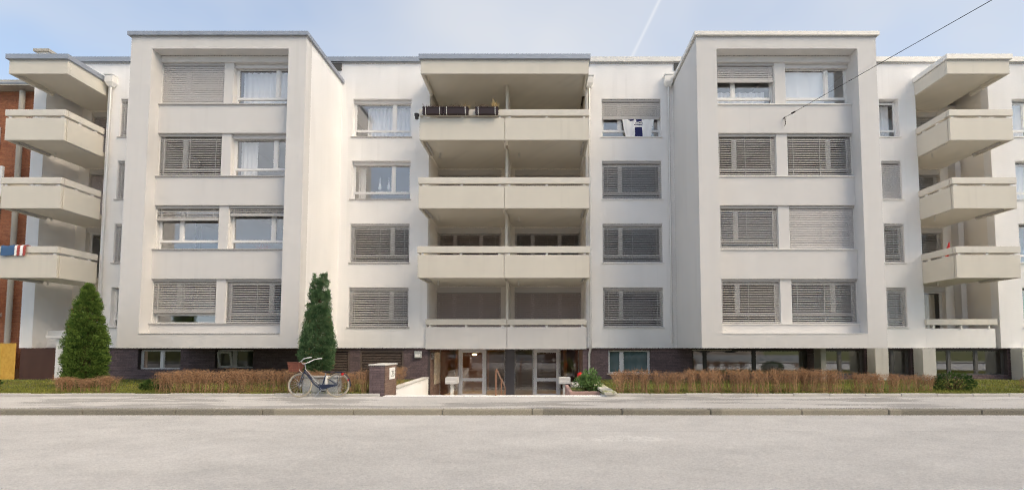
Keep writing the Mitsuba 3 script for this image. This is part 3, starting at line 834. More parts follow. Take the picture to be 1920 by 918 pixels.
blind(16.72, 18.88, LS + S * 3, LH + S * 3 - .22, 21.68, 1, 1.0, 'blind behind the uppermost balcony at the far right end', bsdf='slat_grey', box_h=.04, guides=False)
blind(16.72, 18.88, LS + S * 2, LH + S * 2 - .22, 21.68, 1, .3, 'open slat blind behind the third row balcony at the far right end', box_h=.04, guides=False)
blind(16.72, 18.88, LS + S * 1, LH + S * 1 - .22, 21.68, 1, .25, 'open slat blind behind the second row balcony at the far right end', box_h=.04, guides=False)
blind(-21.28, -20.72, 3.0, 4.05, 21.66, 1, .5, 'small blind in the low window beside the broad conical tree', guides=False, box_h=.05)


# ================================================================== curtains and things in the windows
def curtain(x0, x1, z0, z1, y, label, folds=7, bsdf='curtain_white'):
    n = folds * 8; u = np.linspace(0, 1, n + 1)
    yy = y + .03 * np.sin(u * folds * 2 * math.pi) + .012 * np.sin(u * 31)
    top = np.c_[x0 + (x1 - x0) * u, yy, np.full(n + 1, z1)]; bot = np.c_[x0 + (x1 - x0) * u, yy * 1.0 + .01 * np.sin(u * 17), np.full(n + 1, z0)]
    V = np.vstack([top, bot]); Fc = []
    for i in range(n): Fc += [[i, n + 1 + i, n + 2 + i], [i, n + 2 + i, i + 1]]
    k = obj('curtain', trimesh.Trimesh(V, Fc, process=False), bsdf, True); tag(k, label, 'curtain')


curtain(2.92, 4.60, .46, 1.36, 20.42, 'dark teal curtain behind the low white framed window beside the russet hedge', 3, 'curtain_teal')
a, b, z0, z1 = bw['L', 3, 'b']; curtain(a + .1, b - .1, z0 + .05, z1 - .12, 17.85, f'pale sheer curtain across the top window of the {LBN}', 9)
a, b, z0, z1 = bw['L', 2, 'b']; curtain(a + .1, a + .75, z0 + .05, z1 - .12, 17.85, f'gathered white curtain in third row of the {LBN}', 4)
curtain(CLX[0] + .45, CLX[1] - .1, SILL + S * 3 + .05, HEAD + S * 3 - .12, 20.6, 'pale sheer curtain in the top window between bay and balconies', 12)
curtain(CLX[0] + .1, CLX[0] + .42, SILL + S * 2 + .05, HEAD + S * 2 - .12, 20.6, 'narrow drawn white curtain in third row between bay and balconies', 2)
a, b, z0, z1 = bw['R', 3, 'a']; curtain(a + .1, b - .2, z0 + .05, z1 - .95, 17.8, f'white half curtain below the half lowered pale blind', 9)
a, b, z0, z1 = bw['R', 3, 'b']; curtain(a + .08, a + 1.7, z0 + .05, z1 - .12, 17.75, f'large flat white roller curtain in top row of the {RBN}', 2)
curtain(NRX[0] + .05, NRX[1] - .1, SILL + S * 3 + .05, HEAD + S * 3 - .1, 20.5, 'white curtain in the topmost narrow window past the second bay', 3)
for r in (3, 2): curtain(FRX[0] + .05, FRX[0] + .9, SILL + S * r + .05, HEAD + S * r - .1, 20.45, f'white curtain in the {F[r]} row window at the far right edge', 3)
curtain(16.8, 17.75, LS + .05, LH - .3, 22.05, 'beige curtain behind the lowest balcony door at the far right', 6, 'curtain_beige')
curtain(17.85, 18.8, LS + .05, LH - .3, 22.1, 'second beige curtain behind the lowest balcony door, nearer the wall corner', 6, 'curtain_beige')
curtain(-20.9, -20.2, LS + S + .05, LH + S - .3, 22.05, 'beige curtain in the balcony door above the draped towel', 5, 'curtain_beige')
# red lamp shade
a, b, z0, z1 = bw['L', 1, 'b']
L = thing('pendant_lamp', 'red round lamp shade hanging inside the second row bay window', 'lamp')
m = trimesh.creation.icosphere(2, .13); m.apply_scale([1, 1, .8]); m.apply_translation([-9.95, 18.1, 6.28])
obj(L + '__shade', m, 'red_plastic', True); obj(L + '__cord', tube([(-9.95, 18.1, 6.36), (-9.95, 18.1, 6.98)], .008, 6), 'cable_black')
k = obj('house_plant', sticks(np.tile([[-10.9, 17.9, 5.26]], (60, 1)) + rng.normal(0, .03, (60, 3)) * [1, 1, 0], np.array([-10.9, 17.9, 5.5]) + rng.normal(0, .13, (60, 3)) * [1.3, .5, .7], .006, .004), 'red_cloth')
tag(k, 'reddish spiky house plant on the sill of the second row bay window', 'plant')
# crystals in the third row window
for i, x in enumerate((-7.35, -6.95)):
    k = obj('window_ornament', trimesh.creation.revolve([[0, .62], [.012, .6], [.016, .4], [.075, .12], [.06, .05], [0, 0]], sections=10), 'curtain_white')
    scene[k]['to_world'] = T().translate([x, 20.5, SILL + S * 2 + .55])
    tag(k, ('pale teardrop ornament hanging in the third row window, nearer the curtain' if i == 0 else 'pale teardrop ornament hanging in the third row window, nearer the mullion'), 'ornament')
# printed cloth over the sill of the top window
def cloth(x0, x1, z0, z1, y, taper, name, label, category, bsdf):
    u, w = np.meshgrid(np.linspace(0, 1, 29), np.linspace(0, 1, 15)); xc = (x0 + x1) / 2
    X = xc + (u - .5) * (x1 - x0) * (1 + taper * (w - .5)) + .01 * np.sin(w * 9); Z = z1 - (z1 - z0) * w
    Y = y + .022 * np.sin(u * 30 + 2 * w) * (1 - .5 * w) - .015 * np.sin(w * 3.1)
    return np.stack([X, Y, Z], -1), (u, w)


def grid_mesh(G):
    h, w = G.shape[:2]; i = np.arange(h * w).reshape(h, w)
    f = np.stack([i[:-1, :-1], i[1:, :-1], i[1:, 1:], i[:-1, 1:]], -1).reshape(-1, 4)
    f = np.vstack([f[:, [0, 1, 2]], f[:, [0, 2, 3]]])
    front = trimesh.Trimesh(G.reshape(-1, 3), f, process=False); back = trimesh.Trimesh(G.reshape(-1, 3) + [0, .006, 0], f[:, ::-1], process=False)
    return cat([front, back])


zc0, zc1 = SILL + S * 3 + .01, SILL + S * 3 + .80
G, _ = cloth(3.60, 4.86, zc0, zc1, 20.03, -.22, '', '', '', '')
C = thing('hanging_cloth', 'white cloth with navy print hung out under the half lowered blind', 'cloth')
obj(C + '__sheet', grid_mesh(G), 'white_cloth', True)


def decal(u0, u1, w0, w1, off=.006, slope=0.0):
    iu = np.linspace(u0, u1, 9); iw = np.linspace(w0, w1, 5); out = []
    from scipy.interpolate import RegularGridInterpolator as R
    f = R((np.linspace(0, 1, 15), np.linspace(0, 1, 29)), G)
    uu, ww = np.meshgrid(iu, iw)
    c = (u0 + u1) / 2
    uu = c + (uu - c) * (1 + slope * (ww - w0) / max(w1 - w0, 1e-6))
    g = f(np.stack([np.clip(ww, 0, 1), np.clip(uu, 0, 1)], -1)); g[..., 1] -= off
    return grid_mesh(g)


obj(C + '__print', decal(.40, .64, .46, .99, slope=.25), 'navy_cloth'); obj(C + '__print', decal(.44, .62, .0, .14), 'navy_cloth')
obj(C + '__print', decal(.40, .66, .20, .24), 'navy_cloth'); obj(C + '__print', decal(.36, .64, .30, .34), 'navy_cloth'); obj(C + '__print', decal(.20, .38, .0, .09, slope=-.5), 'navy_cloth')
# towel over the balcony board near the brick house
C = thing('draped_towel', 'blue, white and red towel draped over a balcony board', 'towel')
def drape(x0, x1, m):
    prof = [(18.26, 5.20), (18.255, 5.45), (18.27, 5.60), (18.33, 5.625), (18.42, 5.60), (18.45, 5.4)]
    n = 12; u = np.linspace(0, 1, n)
    g = np.array([[(x0 + (x1 - x0) * a, y - .008 - .012 * abs(math.sin(a * 9 + z * 4)) * (y < 18.3), z - .02 * math.sin(a * 5)) for a in u] for y, z in prof])
    obj(C + '__band', grid_mesh(g), m, True)
for x0, x1, m in ((-21.62, -21.08, 'blue_cloth'), (-21.08, -20.98, 'white_cloth'), (-20.98, -20.86, 'red_cloth'), (-20.86, -20.74, 'white_cloth'), (-20.74, -20.63, 'red_cloth')): drape(x0, x1, m)
k = obj('folded_parasol', trimesh.creation.revolve([[0, .62], [.02, .6], [.05, .4], [.075, .1], [.05, 0], [0, 0]], sections=10), 'red_plastic'); scene[k]['to_world'] = T().translate([16.95, 19.2, 5.35]).rotate([0, 1, 0], 12)
tag(k, 'small folded red parasol leaning on the second row balcony at the far right', 'parasol')

# flower boxes on the uppermost balcony
for i, (x0, x1, lab) in enumerate(((-4.84, -4.03, 'dark flower box with dry stalks at the outer corner of the top balcony'), (-3.99, -3.0, 'dark flower box in the middle of the three on the top balcony'),
                                  (-2.72, -1.80, 'dark flower box on the top balcony, beside the yellow dried plant'))):
    B = thing('flower_box', lab, 'flower box', 'flower boxes on the top balcony')
    m = trimesh.convex.convex_hull([(x, 18.17 + sy * wy, z) for x in (x0, x1) for z, wy in ((10.92, .07), (11.16, .10)) for sy in (-1, 1)])
    obj(B + '__trough', m, 'planter_brown'); obj(B + '__rim', rbox(x0 - .015, x1 + .015, 18.05, 18.29, 11.15, 11.185, .008), 'planter_brown')
    for x in (x0 + .12, x1 - .12):
        obj(B + '__strap', tube([(x, 18.26, 10.90), (x, 18.10, 10.90), (x, 18.05, 11.18), (x, 18.2, 11.24), (x, 18.3, 11.19)], .012, 6), 'pale_metal')
    n = 110; p = np.c_[rng.uniform(x0 + .05, x1 - .05, n), rng.uniform(18.1, 18.24, n), np.full(n, 11.16)]
    obj(B + '__stalk', sticks(p, p + rng.normal(0, .05, (n, 3)) + np.c_[np.zeros(n), np.zeros(n), rng.uniform(.03, .13, n)], .008, .004), 'twig_dark', kind='stuff')
p = np.tile([[-1.95, 18.25, 11.15]], (90, 1)) + rng.normal(0, .05, (90, 3)) * [1, .6, 0]
k = obj('dried_plant', sticks(p, p + rng.normal(0, .08, (90, 3)) + np.c_[np.zeros(90), np.zeros(90), rng.uniform(.1, .36, 90)], .008, .004), 'straw'); tag(k, 'yellow dried plant standing behind the flower boxes', 'plant')
p = np.tile([[-3.15, 18.5, 11.1]], (30, 1)); q = p + rng.normal(0, .08, (30, 3)) + np.c_[np.zeros(30), np.zeros(30), rng.uniform(.1, .5, 30)]
k = obj('dried_plant', sticks(p, q, .006, .003), 'straw'); tag(k, 'thin dry stalk rising between two flower boxes', 'plant')
k = obj('hanging_pot', trimesh.creation.revolve([[0, 0], [.07, 0], [.10, .2], [.09, .2], [0, .18]], sections=14), 'black_plastic'); scene[k]['to_world'] = T().translate([-5.15, 18.4, 10.85])
tag(k, 'small black pot hooked on the outer end of the top balcony', 'pot')

# ================================================================== entrance furniture
def post_box(x, y, label):
    B = thing('letter_box', label, 'letter box', 'letter boxes flanking the doors')
    obj(B + '__box', rbox(x - .24, x + .24, y - .25, y + .25, .06, .33, .015), 'sign_grey')
    obj(B + '__flap', box(x - .18, x + .18, y - .256, y - .25, .14, .2), 'pale_metal')
    obj(B + '__post', rbox(x - .06, x + .06, y - .06, y + .06, -.8, .06, .01), 'pale_metal')
post_box(-3.73, 19.1, 'white letter box on a post beside the name panel wall'); post_box(.88, 19.1, 'white letter box on a post near the red ball')
H = thing('handrail', 'copper brown handrail stepping down the entrance stairs', 'handrail')
X = -1.37
obj(H + '__rail', tube([(X, 13.55, .86), (X, 13.75, .90), (X, 15.2, .52), (X, 15.35, .50), (X, 15.55, .48), (X, 16.8, .12), (X, 16.9, .02)], .024, 8), 'copper_rail', 50)
for y, z0, z1 in ((13.55, .14, .87), (15.35, -.55, .5), (16.9, -.8, .05)): obj(H + '__post', tube([(X, y, z0), (X, y, z1)], .024, 8), 'copper_rail', 50)
N = thing('name_panel', 'tall mottled cream name panel on the dark entrance wall', 'panel')
obj(N + '__board', rbox(-4.90, -4.865, 20.85, 21.9, -.12, 1.32, .006), 'mottled_panel')
N = thing('wall_lamp', 'square grey lamp fixed to the brick wall beside the entrance', 'lamp')
obj(N + '__housing', rbox(-5.56, -5.25, 19.99, 20.14, 1.08, 1.38, .02), 'cabinet_grey'); obj(N + '__diffuser', rbox(-5.52, -5.29, 19.965, 19.99, 1.12, 1.26, .01), 'sign_white')
t = meshkit.text_mesh('35', .26, .012, True); t.apply_transform(np.array([[0, 0, 1, -4.885], [1, 0, 0, 20.28], [0, 1, 0, 1.02], [0, 0, 0, 1.]]))
k = obj('house_number', t, 'sign_white' if False else 'cabinet_grey'); tag(k, 'grey house number 35 fixed beside the cream name panel', 'number')
B = thing('red_ball', 'bright red ball perched above the entrance bush', 'ball')
m = trimesh.creation.icosphere(3, .11); m.apply_translation([1.36, 17.0, .53]); obj(B + '__ball', m, 'red_plastic', True)
obj(B + '__stake', tube([(1.36, 17.0, -.2), (1.36, 17.0, .44)], .012, 6), 'twig_dark')

# ---- gate pillar with the number plate
G = thing('gate_pillar', 'brick gate pillar carrying a white number plate 35', 'pillar')
obj(G + '__core', box(-5.10, -4.66, 13.66, 14.74, -.1, 1.0), 'mortar_dark')
for r in range(15):
    for c in range(3):
        off = .0 if r % 2 == 0 else -.11
        xa, xb = max(-5.10, -5.10 + c * .22 + off), min(-4.66, -5.10 + (c + 1) * .22 + off - .008)
        if xb - xa > .03: obj(G + '__brick', box(xa, xb, 13.648 + rng.uniform(-.003, .003), 13.68, -.05 + r * .07, .012 + r * .07), 'brick_purple')
    for c in range(6):
        off = .0 if r % 2 == 0 else -.11
        ya, yb = max(13.68, 13.68 + c * .22 + off), min(14.74, 13.68 + (c + 1) * .22 + off - .008)
        if yb - ya > .03: obj(G + '__brick', box(-4.69, -4.648 + rng.uniform(-.003, .003), ya, yb, -.05 + r * .07, .012 + r * .07), 'brick_brown')
obj(G + '__cap', rbox(-5.13, -4.62, 13.62, 14.78, 1.002, 1.05, .012), 'concrete')
obj(G + '__plate', rbox(-4.645, -4.622, 14.02, 14.52, .58, .93, .004), 'sign_white')
t = meshkit.text_mesh('35', .17, .004, False); t.apply_transform(np.array([[0, 0, 1, -4.622], [1, 0, 0, 14.16], [0, 1, 0, .66], [0, 0, 0, 1.]]))
obj(G + '__number', t, 'sign_ink')
# ---- low walls beside the steps
W = thing('retaining_wall', 'cream rendered retaining wall sloping behind the gate pillar', 'wall')
obj(W + '__body', trimesh.convex.convex_hull([(x + dx, y, z) for x, y in ((-4.66, 14.76), (-4.93, 20.0)) for dx in (-.22, 0) for z in (-.9, .22)]), 'main_plaster')
obj(W + '__cap', trimesh.convex.convex_hull([(x + dx, y, z) for x, y in ((-4.66, 14.80), (-4.93, 20.0)) for dx in (-.26, .03) for z in (.222, .27)]), 'concrete')
W = thing('garden_wall', 'low mossy stone wall beside the green bush', 'wall')
obj(W + '__body', trimesh.convex.convex_hull([(x + dx, y, z) for x, y in ((1.94, 13.30), (1.90, 17.8)) for dx in (-.12, .12) for z in (-.3, .20)]), 'concrete')
obj(W + '__cap', trimesh.convex.convex_hull([(x + dx, y, z) for x, y in ((1.94, 13.25), (1.90, 17.8)) for dx in (-.17, .17) for z in (.204, .27)]), 'mossy_stone')
W = thing('planter', 'pinkish stone planter at the foot of the green bush', 'planter')
obj(W + '__front', rbox(.82, 1.78, 14.5, 14.62, -.7, .17, .015), 'pink_stone'); obj(W + '__side', rbox(.82, .94, 14.62, 17.2, -.7, .17, .015), 'pink_stone')
obj(W + '__soil', box(.94, 1.78, 14.62, 17.2, -.7, .08), 'soil')
C = thing('utility_cabinet', 'grey street cabinet half hidden behind the bicycle', 'cabinet')
obj(C + '__body', rbox(-7.02, -5.98, 13.56, 13.86, .1, .66, .012), 'cabinet_grey'); obj(C + '__lid', rbox(-7.05, -5.95, 13.53, 13.89, .66, .71, .012), 'cabinet_grey')
obj(C + '__door', rbox(-6.98, -6.52, 13.545, 13.56, .16, .62, .004), 'cabinet_grey'); obj(C + '__door', rbox(-6.50, -6.02, 13.545, 13.56, .16, .62, .004), 'cabinet_grey')


# ================================================================== plants
def conifer(name, label, cx, cy, prof, leaf, n=430, per=64, spread=.13, tips=((0, 0),), size=(.05, .10)):
    t = thing(name, label, 'tree')
    zz = np.array([p[0] for p in prof]); rr = np.array([p[1] for p in prof])
    C, D = [], []
    w = np.interp(np.linspace(zz[0], zz[-1], 400), zz, rr) + .06; cdf = np.cumsum(w) / w.sum()
    for i in range(n):
        z = np.interp(rng.uniform(), cdf, np.linspace(zz[0], zz[-1], 400)); r = np.interp(z, zz, rr)
        a = rng.uniform(0, 2 * math.pi); q = rng.uniform(.80, 1.04) if i % 4 else rng.uniform(.45, .8)
        tip = tips[rng.integers(len(tips))]; f = max(0, (z - zz[0]) / (zz[-1] - zz[0]) - .45) / .55
        c = np.array([cx + tip[0] * f + r * q * math.cos(a), cy + tip[1] * f + r * q * math.sin(a), z])
        s = spread * (.55 + .45 * min(1, r / .4)) * rng.uniform(.7, 1.25)
        pts = unit(per) * rng.uniform(.15, 1, (per, 1)) ** .6 * s * [1, 1, 1.25] + c
        out = np.array([math.cos(a), math.sin(a), .9])
        d = out + unit(per) * .75 + (pts - c) / s * .5
        C.append(pts); D.append(d)
    C, D = np.vstack(C), np.vstack(D)
    m = leaves(C, D, unit(len(C)), rng.uniform(size[0], size[1], len(C)), rng.uniform(.018, .036, len(C)))
    obj(t + '__crown', m, leaf)
    obj(t + '__trunk', tube([(cx, cy, 0), (cx, cy, zz[0] + .2), (cx + .02, cy, zz[-1] * .8)], [.09, .07, .02], 8), 'twig_dark')
    sel = rng.choice(len(C), 1500); sel = sel[meshkit.noise(C[sel] * 3.3, 4) > .62]
    obj(t + '__dry_spray', leaves(C[sel] * 1.0 + [0, 0, .01], D[sel], unit(len(sel)), .06, .03), 'bud_leaf', kind='stuff')
    # limbs that fill the heart of the crown
    k = 260; z = rng.uniform(zz[0], zz[-1] * .93, k); a = rng.uniform(0, 6.283, k); r = np.interp(z, zz, rr) * .85
    p0 = np.c_[np.full(k, cx), np.full(k, cy), z - .15]; p1 = np.c_[cx + r * np.cos(a), cy + r * np.sin(a), z + .1]
    obj(t + '__limb', sticks(p0, p1, .012, .005), 'twig_dark', kind='stuff')


conifer('thuja_tree', 'broad green conical conifer beside the brown garage door', -15.30, 15.5,
        [(.12, .40), (.5, .46), (1.2, .50), (1.74, .48), (2.46, .36), (3.1, .22), (3.5, .08), (3.66, .02)], 'thuja_leaf', n=620, per=70, size=(.05, .10))
conifer('yew_tree', 'slender bluish green conical tree with twin tips behind the bicycle', -7.5, 15.4,
        [(.62, .26), (.85, .40), (1.3, .50), (1.75, .46), (2.3, .36), (2.82, .29), (3.4, .19), (3.75, .11), (4.0, .03)], 'yew_leaf', n=760, per=64, spread=.115, tips=((-.09, 0), (.16, 0)), size=(.035, .07))


def hedge(x0, x1, y0, y1, top, label, dens=34, name='bare_hedge', leafy=.32):
    h = thing(name, label, 'hedge')
    n = int((x1 - x0) * dens); P0, P1, R0, R1 = [], [], [], []
    base = np.c_[rng.uniform(x0, x1, n), rng.uniform(y0, y1, n), np.full(n, .15)]
    # stems gather in clumps
    cl = np.linspace(x0 + .05, x1 - .05, max(3, int((x1 - x0) * 2.5))) + rng.normal(0, .05, max(3, int((x1 - x0) * 2.5))); idx = rng.integers(0, len(cl), n)
    base[:, 0] = np.clip(cl[idx] + rng.normal(0, .085, n), x0, x1)
    tipz = top * rng.uniform(.82, 1.0, n) * np.clip(.84 + .28 * meshkit.noise(np.c_[base[:, 0] * 1.6, base[:, 1], base[:, 0] * 0]), .8, 1.04)
    tip = base + np.c_[rng.normal(0, .10, n), rng.normal(0, .06, n), tipz]
    mid = (base + tip) / 2 + rng.normal(0, .025, (n, 3))
    P0 += [base, mid]; P1 += [mid, tip]; R0 += [np.full(n, .006), np.full(n, .0045)]; R1 += [np.full(n, .0045), np.full(n, .0025)]
    for k in range(11):
        f = rng.uniform(.3, .98, n)[:, None] ** .7; s = np.where(f < .5, base + (mid - base) * f * 2, mid + (tip - mid) * (f * 2 - 1))
        e = s + np.c_[rng.normal(0, .085, n), rng.normal(0, .085, n), rng.uniform(.03, .20, n)]
        e[:, 2] = np.minimum(e[:, 2], .16 + tipz * rng.uniform(.98, 1.1, n))
        P0.append(s); P1.append(e); R0.append(np.full(n, .0032)); R1.append(np.full(n, .0018))
    P0, P1 = np.vstack(P0), np.vstack(P1)
    obj(h + '__twigs', sticks(P0, P1, np.concatenate(R0), np.concatenate(R1)), 'twig', kind='stuff')
    k = int(len(P1) * leafy); sel = rng.integers(2 * n, len(P1), k); sel = sel[P1[sel, 2] > .15 + top * .35]
    obj(h + '__dry_leaves', leaves(P1[sel] - rng.uniform(0, .04, (len(sel), 1)), unit(len(sel)) + [0, 0, .4], unit(len(sel)), rng.uniform(.02, .05, len(sel)), rng.uniform(.012, .022, len(sel))), 'bud_leaf', kind='stuff')


hedge(-11.3, -5.25, 13.58, 14.2, .69, 'clipped brown leafless hedge behind the bicycle', dens=86)
hedge(-14.3, -12.9, 13.6, 14.1, .52, 'short clipped brown hedge between the broad conifer and the path gap', dens=70)
hedge(2.16, 8.8, 13.6, 14.25, .70, 'clipped russet leafless hedge beside the mossy wall', dens=84)
hedge(9.5, 11.6, 13.7, 14.2, .60, 'short brown hedge before the thin concrete pillar under the second bay', dens=66)
hedge(14.6, 15.7, 13.7, 14.2, .52, 'stub of brown hedge between two broad concrete pillars', dens=45)
hedge(-5.35, -4.95, 15.2, 16.6, .72, 'dry brown shrub behind the gate pillar', dens=240, name='dry_shrub', leafy=.3)
labels['dry_shrub']['category'] = 'shrub'

n = 1300; lob = np.array([[1.28, 15.2, .30], [1.58, 15.4, .52], [1.40, 15.1, .45], [1.66, 15.2, .28]]); rad = np.array([.27, .28, .22, .22])
w_ = rng.integers(0, 4, n); c = np.array([1.46, 15.25, .42]); P = lob[w_] + unit(n) * (rng.uniform(.25, 1.08, (n, 1)) ** .5) * rad[w_][:, None]
P[:, 2] = np.maximum(P[:, 2], .1)
d = (P - lob[w_]) / .3 + unit(n) * .7 + [0, 0, .45]
S_ = thing('leafy_bush', 'glossy green bush in the planter beside the entrance', 'bush')
obj(S_ + '__foliage', leaves(P, d, unit(n), rng.uniform(.08, .14, n), rng.uniform(.03, .05, n)), 'bush_leaf')
obj(S_ + '__stem', sticks(np.tile(c - [0, 0, .4], (40, 1)), c + unit(40) * .28, .012, .006), 'twig_dark', kind='stuff')
# grass of the front gardens
A = []
n = 60000
x = rng.uniform(-24, 24, n); y = 13.52 + rng.uniform(0, 1, n) ** 1.6 * 5.5
ok = np.array([lawn.contains(q) for q in sg.MultiPoint(np.c_[x, y]).geoms]); x, y = x[ok], y[ok]
tall = .5 + meshkit.noise(np.c_[x * 1.2, y * 1.2, x * 0])
g0 = np.c_[x, y, np.full(len(x), .165)]
g = leaves(g0, np.c_[rng.normal(0, .35, len(x)), rng.normal(0, .35, len(x)), np.ones(len(x))], unit(len(x)), rng.uniform(.05, .13, len(x)) * tall, rng.uniform(.010, .018, len(x)))
k = obj('grass', g, 'grass_blade'); tag(k, 'yellowish green grass under and behind the hedges', 'grass', kind='stuff')
# dark low evergreen shrubs in the gardens
def low_shrub(cx, cy, rx, rz, label):
    n = 1400; c = np.array([cx, cy, .15 + rz * .5]); P = c + unit(n) * rng.uniform(.4, 1, (n, 1)) ** .5 * [rx, .4, rz * .6]; P[:, 2] = np.maximum(P[:, 2], .17)
    t = thing('evergreen_shrub', label, 'shrub')
    obj(t + '__foliage', leaves(P, (P - c) / .4 + unit(n) * .7 + [0, 0, .3], unit(n), rng.uniform(.05, .10, n), rng.uniform(.025, .045, n)), 'hedge_leaf')
    obj(t + '__stem', sticks(np.tile([[cx, cy, .1]], (40, 1)), c + unit(40) * [rx * .7, .28, rz * .4], .012, .006), 'twig_dark', kind='stuff')
low_shrub(-12.4, 14.9, .4, .34, 'low dark evergreen shrub next to the path gap')
low_shrub(12.9, 14.6, .6, .55, 'low dark evergreen shrub nearest the thin concrete pillar')
low_shrub(18.9, 15.4, .9, .5, 'wide dark evergreen shrub below the lowest balcony at the far right')
low_shrub(-17.6, 14.4, .7, .5, 'low dark evergreen shrub in front of the brown garage door')

# ================================================================== bicycle
BK = thing('bicycle', 'navy low step bicycle with cream tyres parked before the hedge', 'bicycle')
bx, by, bz = -6.92, 13.22, .13


def bp(name, mesh, bsdf, smooth=40):
    mesh = mesh.copy(); mesh.apply_transform(trimesh.transformations.rotation_matrix(-.07, [1, 0, 0])); mesh.apply_translation([bx, by, bz])
    return obj(BK + '__' + name, mesh, bsdf, smooth)


R = .345; th = np.linspace(0, 2 * math.pi, 41)[:-1]
for wx in (0.0, 1.075):
    W = numbered(BK + '__wheel')
    def wp(name, mesh, bsdf):
        mesh = mesh.copy(); mesh.apply_transform(trimesh.transformations.rotation_matrix(-.07, [1, 0, 0])); mesh.apply_translation([bx, by, bz]); obj(W + '__' + name, mesh, bsdf, 40)
    ring = lambda r: np.c_[wx + r * np.cos(th), 0 * th, R + r * np.sin(th)]
    wp('tyre', tube(ring(R - .022), .022, 8, True), 'cream_rubber'); wp('rim', tube(ring(R - .05), .011, 6, True), 'chrome')
    sp0 = np.array([[wx + .025 * math.cos(a + 1.2 * (1 if i % 2 else -1)), .025 * (1 if i % 2 else -1), R + .025 * math.sin(a + 1.2 * (1 if i % 2 else -1))] for i, a in enumerate(np.arange(28) * 2 * math.pi / 28)])
    sp1 = np.array([[wx + (R - .055) * math.cos(a), 0, R + (R - .055) * math.sin(a)] for a in np.arange(28) * 2 * math.pi / 28])
    wp('spokes', sticks(sp0, sp1, .0025, .0025), 'chrome')
    wp('hub', tube([(wx, -.045, R), (wx, .045, R)], .03 if wx < .5 else .05, 12), 'chrome')
    a = np.linspace(.35, 2.1, 16) if wx < .5 else np.linspace(-.15, 2.3, 20)
    V = []
    for r_, yy in ((R + .012, -.03), (R + .024, 0), (R + .012, .03)): V.append(np.c_[wx + r_ * np.cos(a), np.full(len(a), yy), R + r_ * np.sin(a)])
    gm = np.stack(V, 0); bp('mudguard', grid_mesh(gm), 'navy_paint')
bp('frame', cat([tube([(.10, 0, .70), (.135, 0, .80)], .022, 10), tube([(.11, 0, .73), (.25, 0, .56), (.42, 0, .36), (.52, 0, .29), (.62, 0, .26)], .026, 10),
                 tube([(.125, 0, .78), (.28, 0, .63), (.43, 0, .45), (.54, 0, .36), (.66, 0, .33)], .018, 10), tube([(.62, 0, .26), (.71, 0, .62)], .018, 10),
                 tube([(.62, .04, .26), (1.075, .05, R)], .011, 8), tube([(.62, -.04, .26), (1.075, -.05, R)], .011, 8), tube([(.70, .03, .58), (1.075, .05, R)], .009, 8), tube([(.70, -.03, .58), (1.075, -.05, R)], .009, 8)]), 'navy_paint')
bp('frame_stripe', tube([(.13, -.02, .80), (.285, -.024, .645), (.435, -.024, .465), (.545, -.024, .375)], .007, 6), 'white_paint')
bp('fork', cat([tube([(.10, s * .045, .70), (.05, s * .05, .52), (0, s * .05, R)], [.014, .013, .010], 8) for s in (-1, 1)] + [box(.08, .12, -.055, .055, .68, .71)]), 'navy_paint')
bp('stem', tube([(.135, 0, .80), (.105, 0, .92), (.09, 0, .95)], .014, 8), 'chrome')
bp('handlebar', tube([(.30, -.30, 1.10), (.20, -.29, 1.08), (.10, -.20, 1.0), (.06, -.05, .95), (.06, .05, .95), (.10, .20, 1.0), (.20, .29, 1.08), (.30, .30, 1.10)], .012, 8), 'white_paint')
for s in (-1, 1): bp('grip', tube([(.30, s * .30, 1.10), (.43, s * .31, 1.12)], .017, 8), 'white_paint')
for s in (-1, 1): bp('brake_lever', tube([(.25, s * .28, 1.085), (.12, s * .27, 1.02), (.08, s * .25, .98)], .008, 6), 'chrome')
m = trimesh.creation.icosphere(2, .05); m.apply_translation([-.06, 0, .92]); bp('headlight', m, 'chrome')
bp('cable', tube([(-.03, -.03, .95), (-.04, -.05, .82), (.0, -.05, .74), (.10, -.04, .66)], .006, 6), 'white_paint')
bk = trimesh.convex.convex_hull([(x, y, z) for z, x0, x1, yy in ((.72, -.27, -.05, .12), (.99, -.32, .04, .17)) for x in (x0, x1) for y in (-yy, yy)])
bp('basket', bk, 'brown_basket')
for i in range(6):
    f = i / 5; z = .73 + .25 * f
    bp('basket_weave', tube([(-.27 - .05 * f - .004, -.122 - .05 * f, z), (-.05 + .09 * f, -.124 - .05 * f, z)], .008, 6), 'brown_basket')
bp('seat_post', tube([(.71, 0, .60), (.73, 0, .71)], .012, 8), 'chrome')
sd = trimesh.convex.convex_hull([(.60, 0, .735), (.61, .02, .72), (.61, -.02, .72), (.72, .05, .735), (.72, -.05, .735), (.84, .085, .745), (.84, -.085, .745), (.86, .04, .75), (.86, -.04, .75), (.80, .06, .68), (.80, -.06, .68), (.70, 0, .69), (.85, 0, .735)])
bp('saddle', sd, 'black_plastic', 60)
bp('battery', rbox(.725, .785, -.045, .045, .30, .60, .012), 'pale_metal')
bp('luggage_rack', cat([tube([(.82, s * .06, .70), (1.22, s * .06, .70)], .008, 6) for s in (-1, 1)] + [tube([(x, -.06, .70), (x, .06, .70)], .006, 6) for x in (.85, .95, 1.05, 1.15, 1.22)] + [tube([(1.10, s * .06, .70), (1.075, s * .06, R)], .007, 6) for s in (-1, 1)]), 'navy_paint')
bp('tail_light', rbox(1.16, 1.24, -.03, .03, .62, .69, .01), 'red_plastic'); bp('reflector', rbox(1.35, 1.40, -.025, .025, .46, .52, .008), 'red_plastic')
bp('chain_guard', trimesh.convex.convex_hull([(.58, -.06, .22), (.58, -.06, .33), (.62, -.075, .36), (1.02, -.07, .37), (1.05, -.07, .33), (.62, -.075, .20), (.62, -.06, .28)]), 'navy_paint')
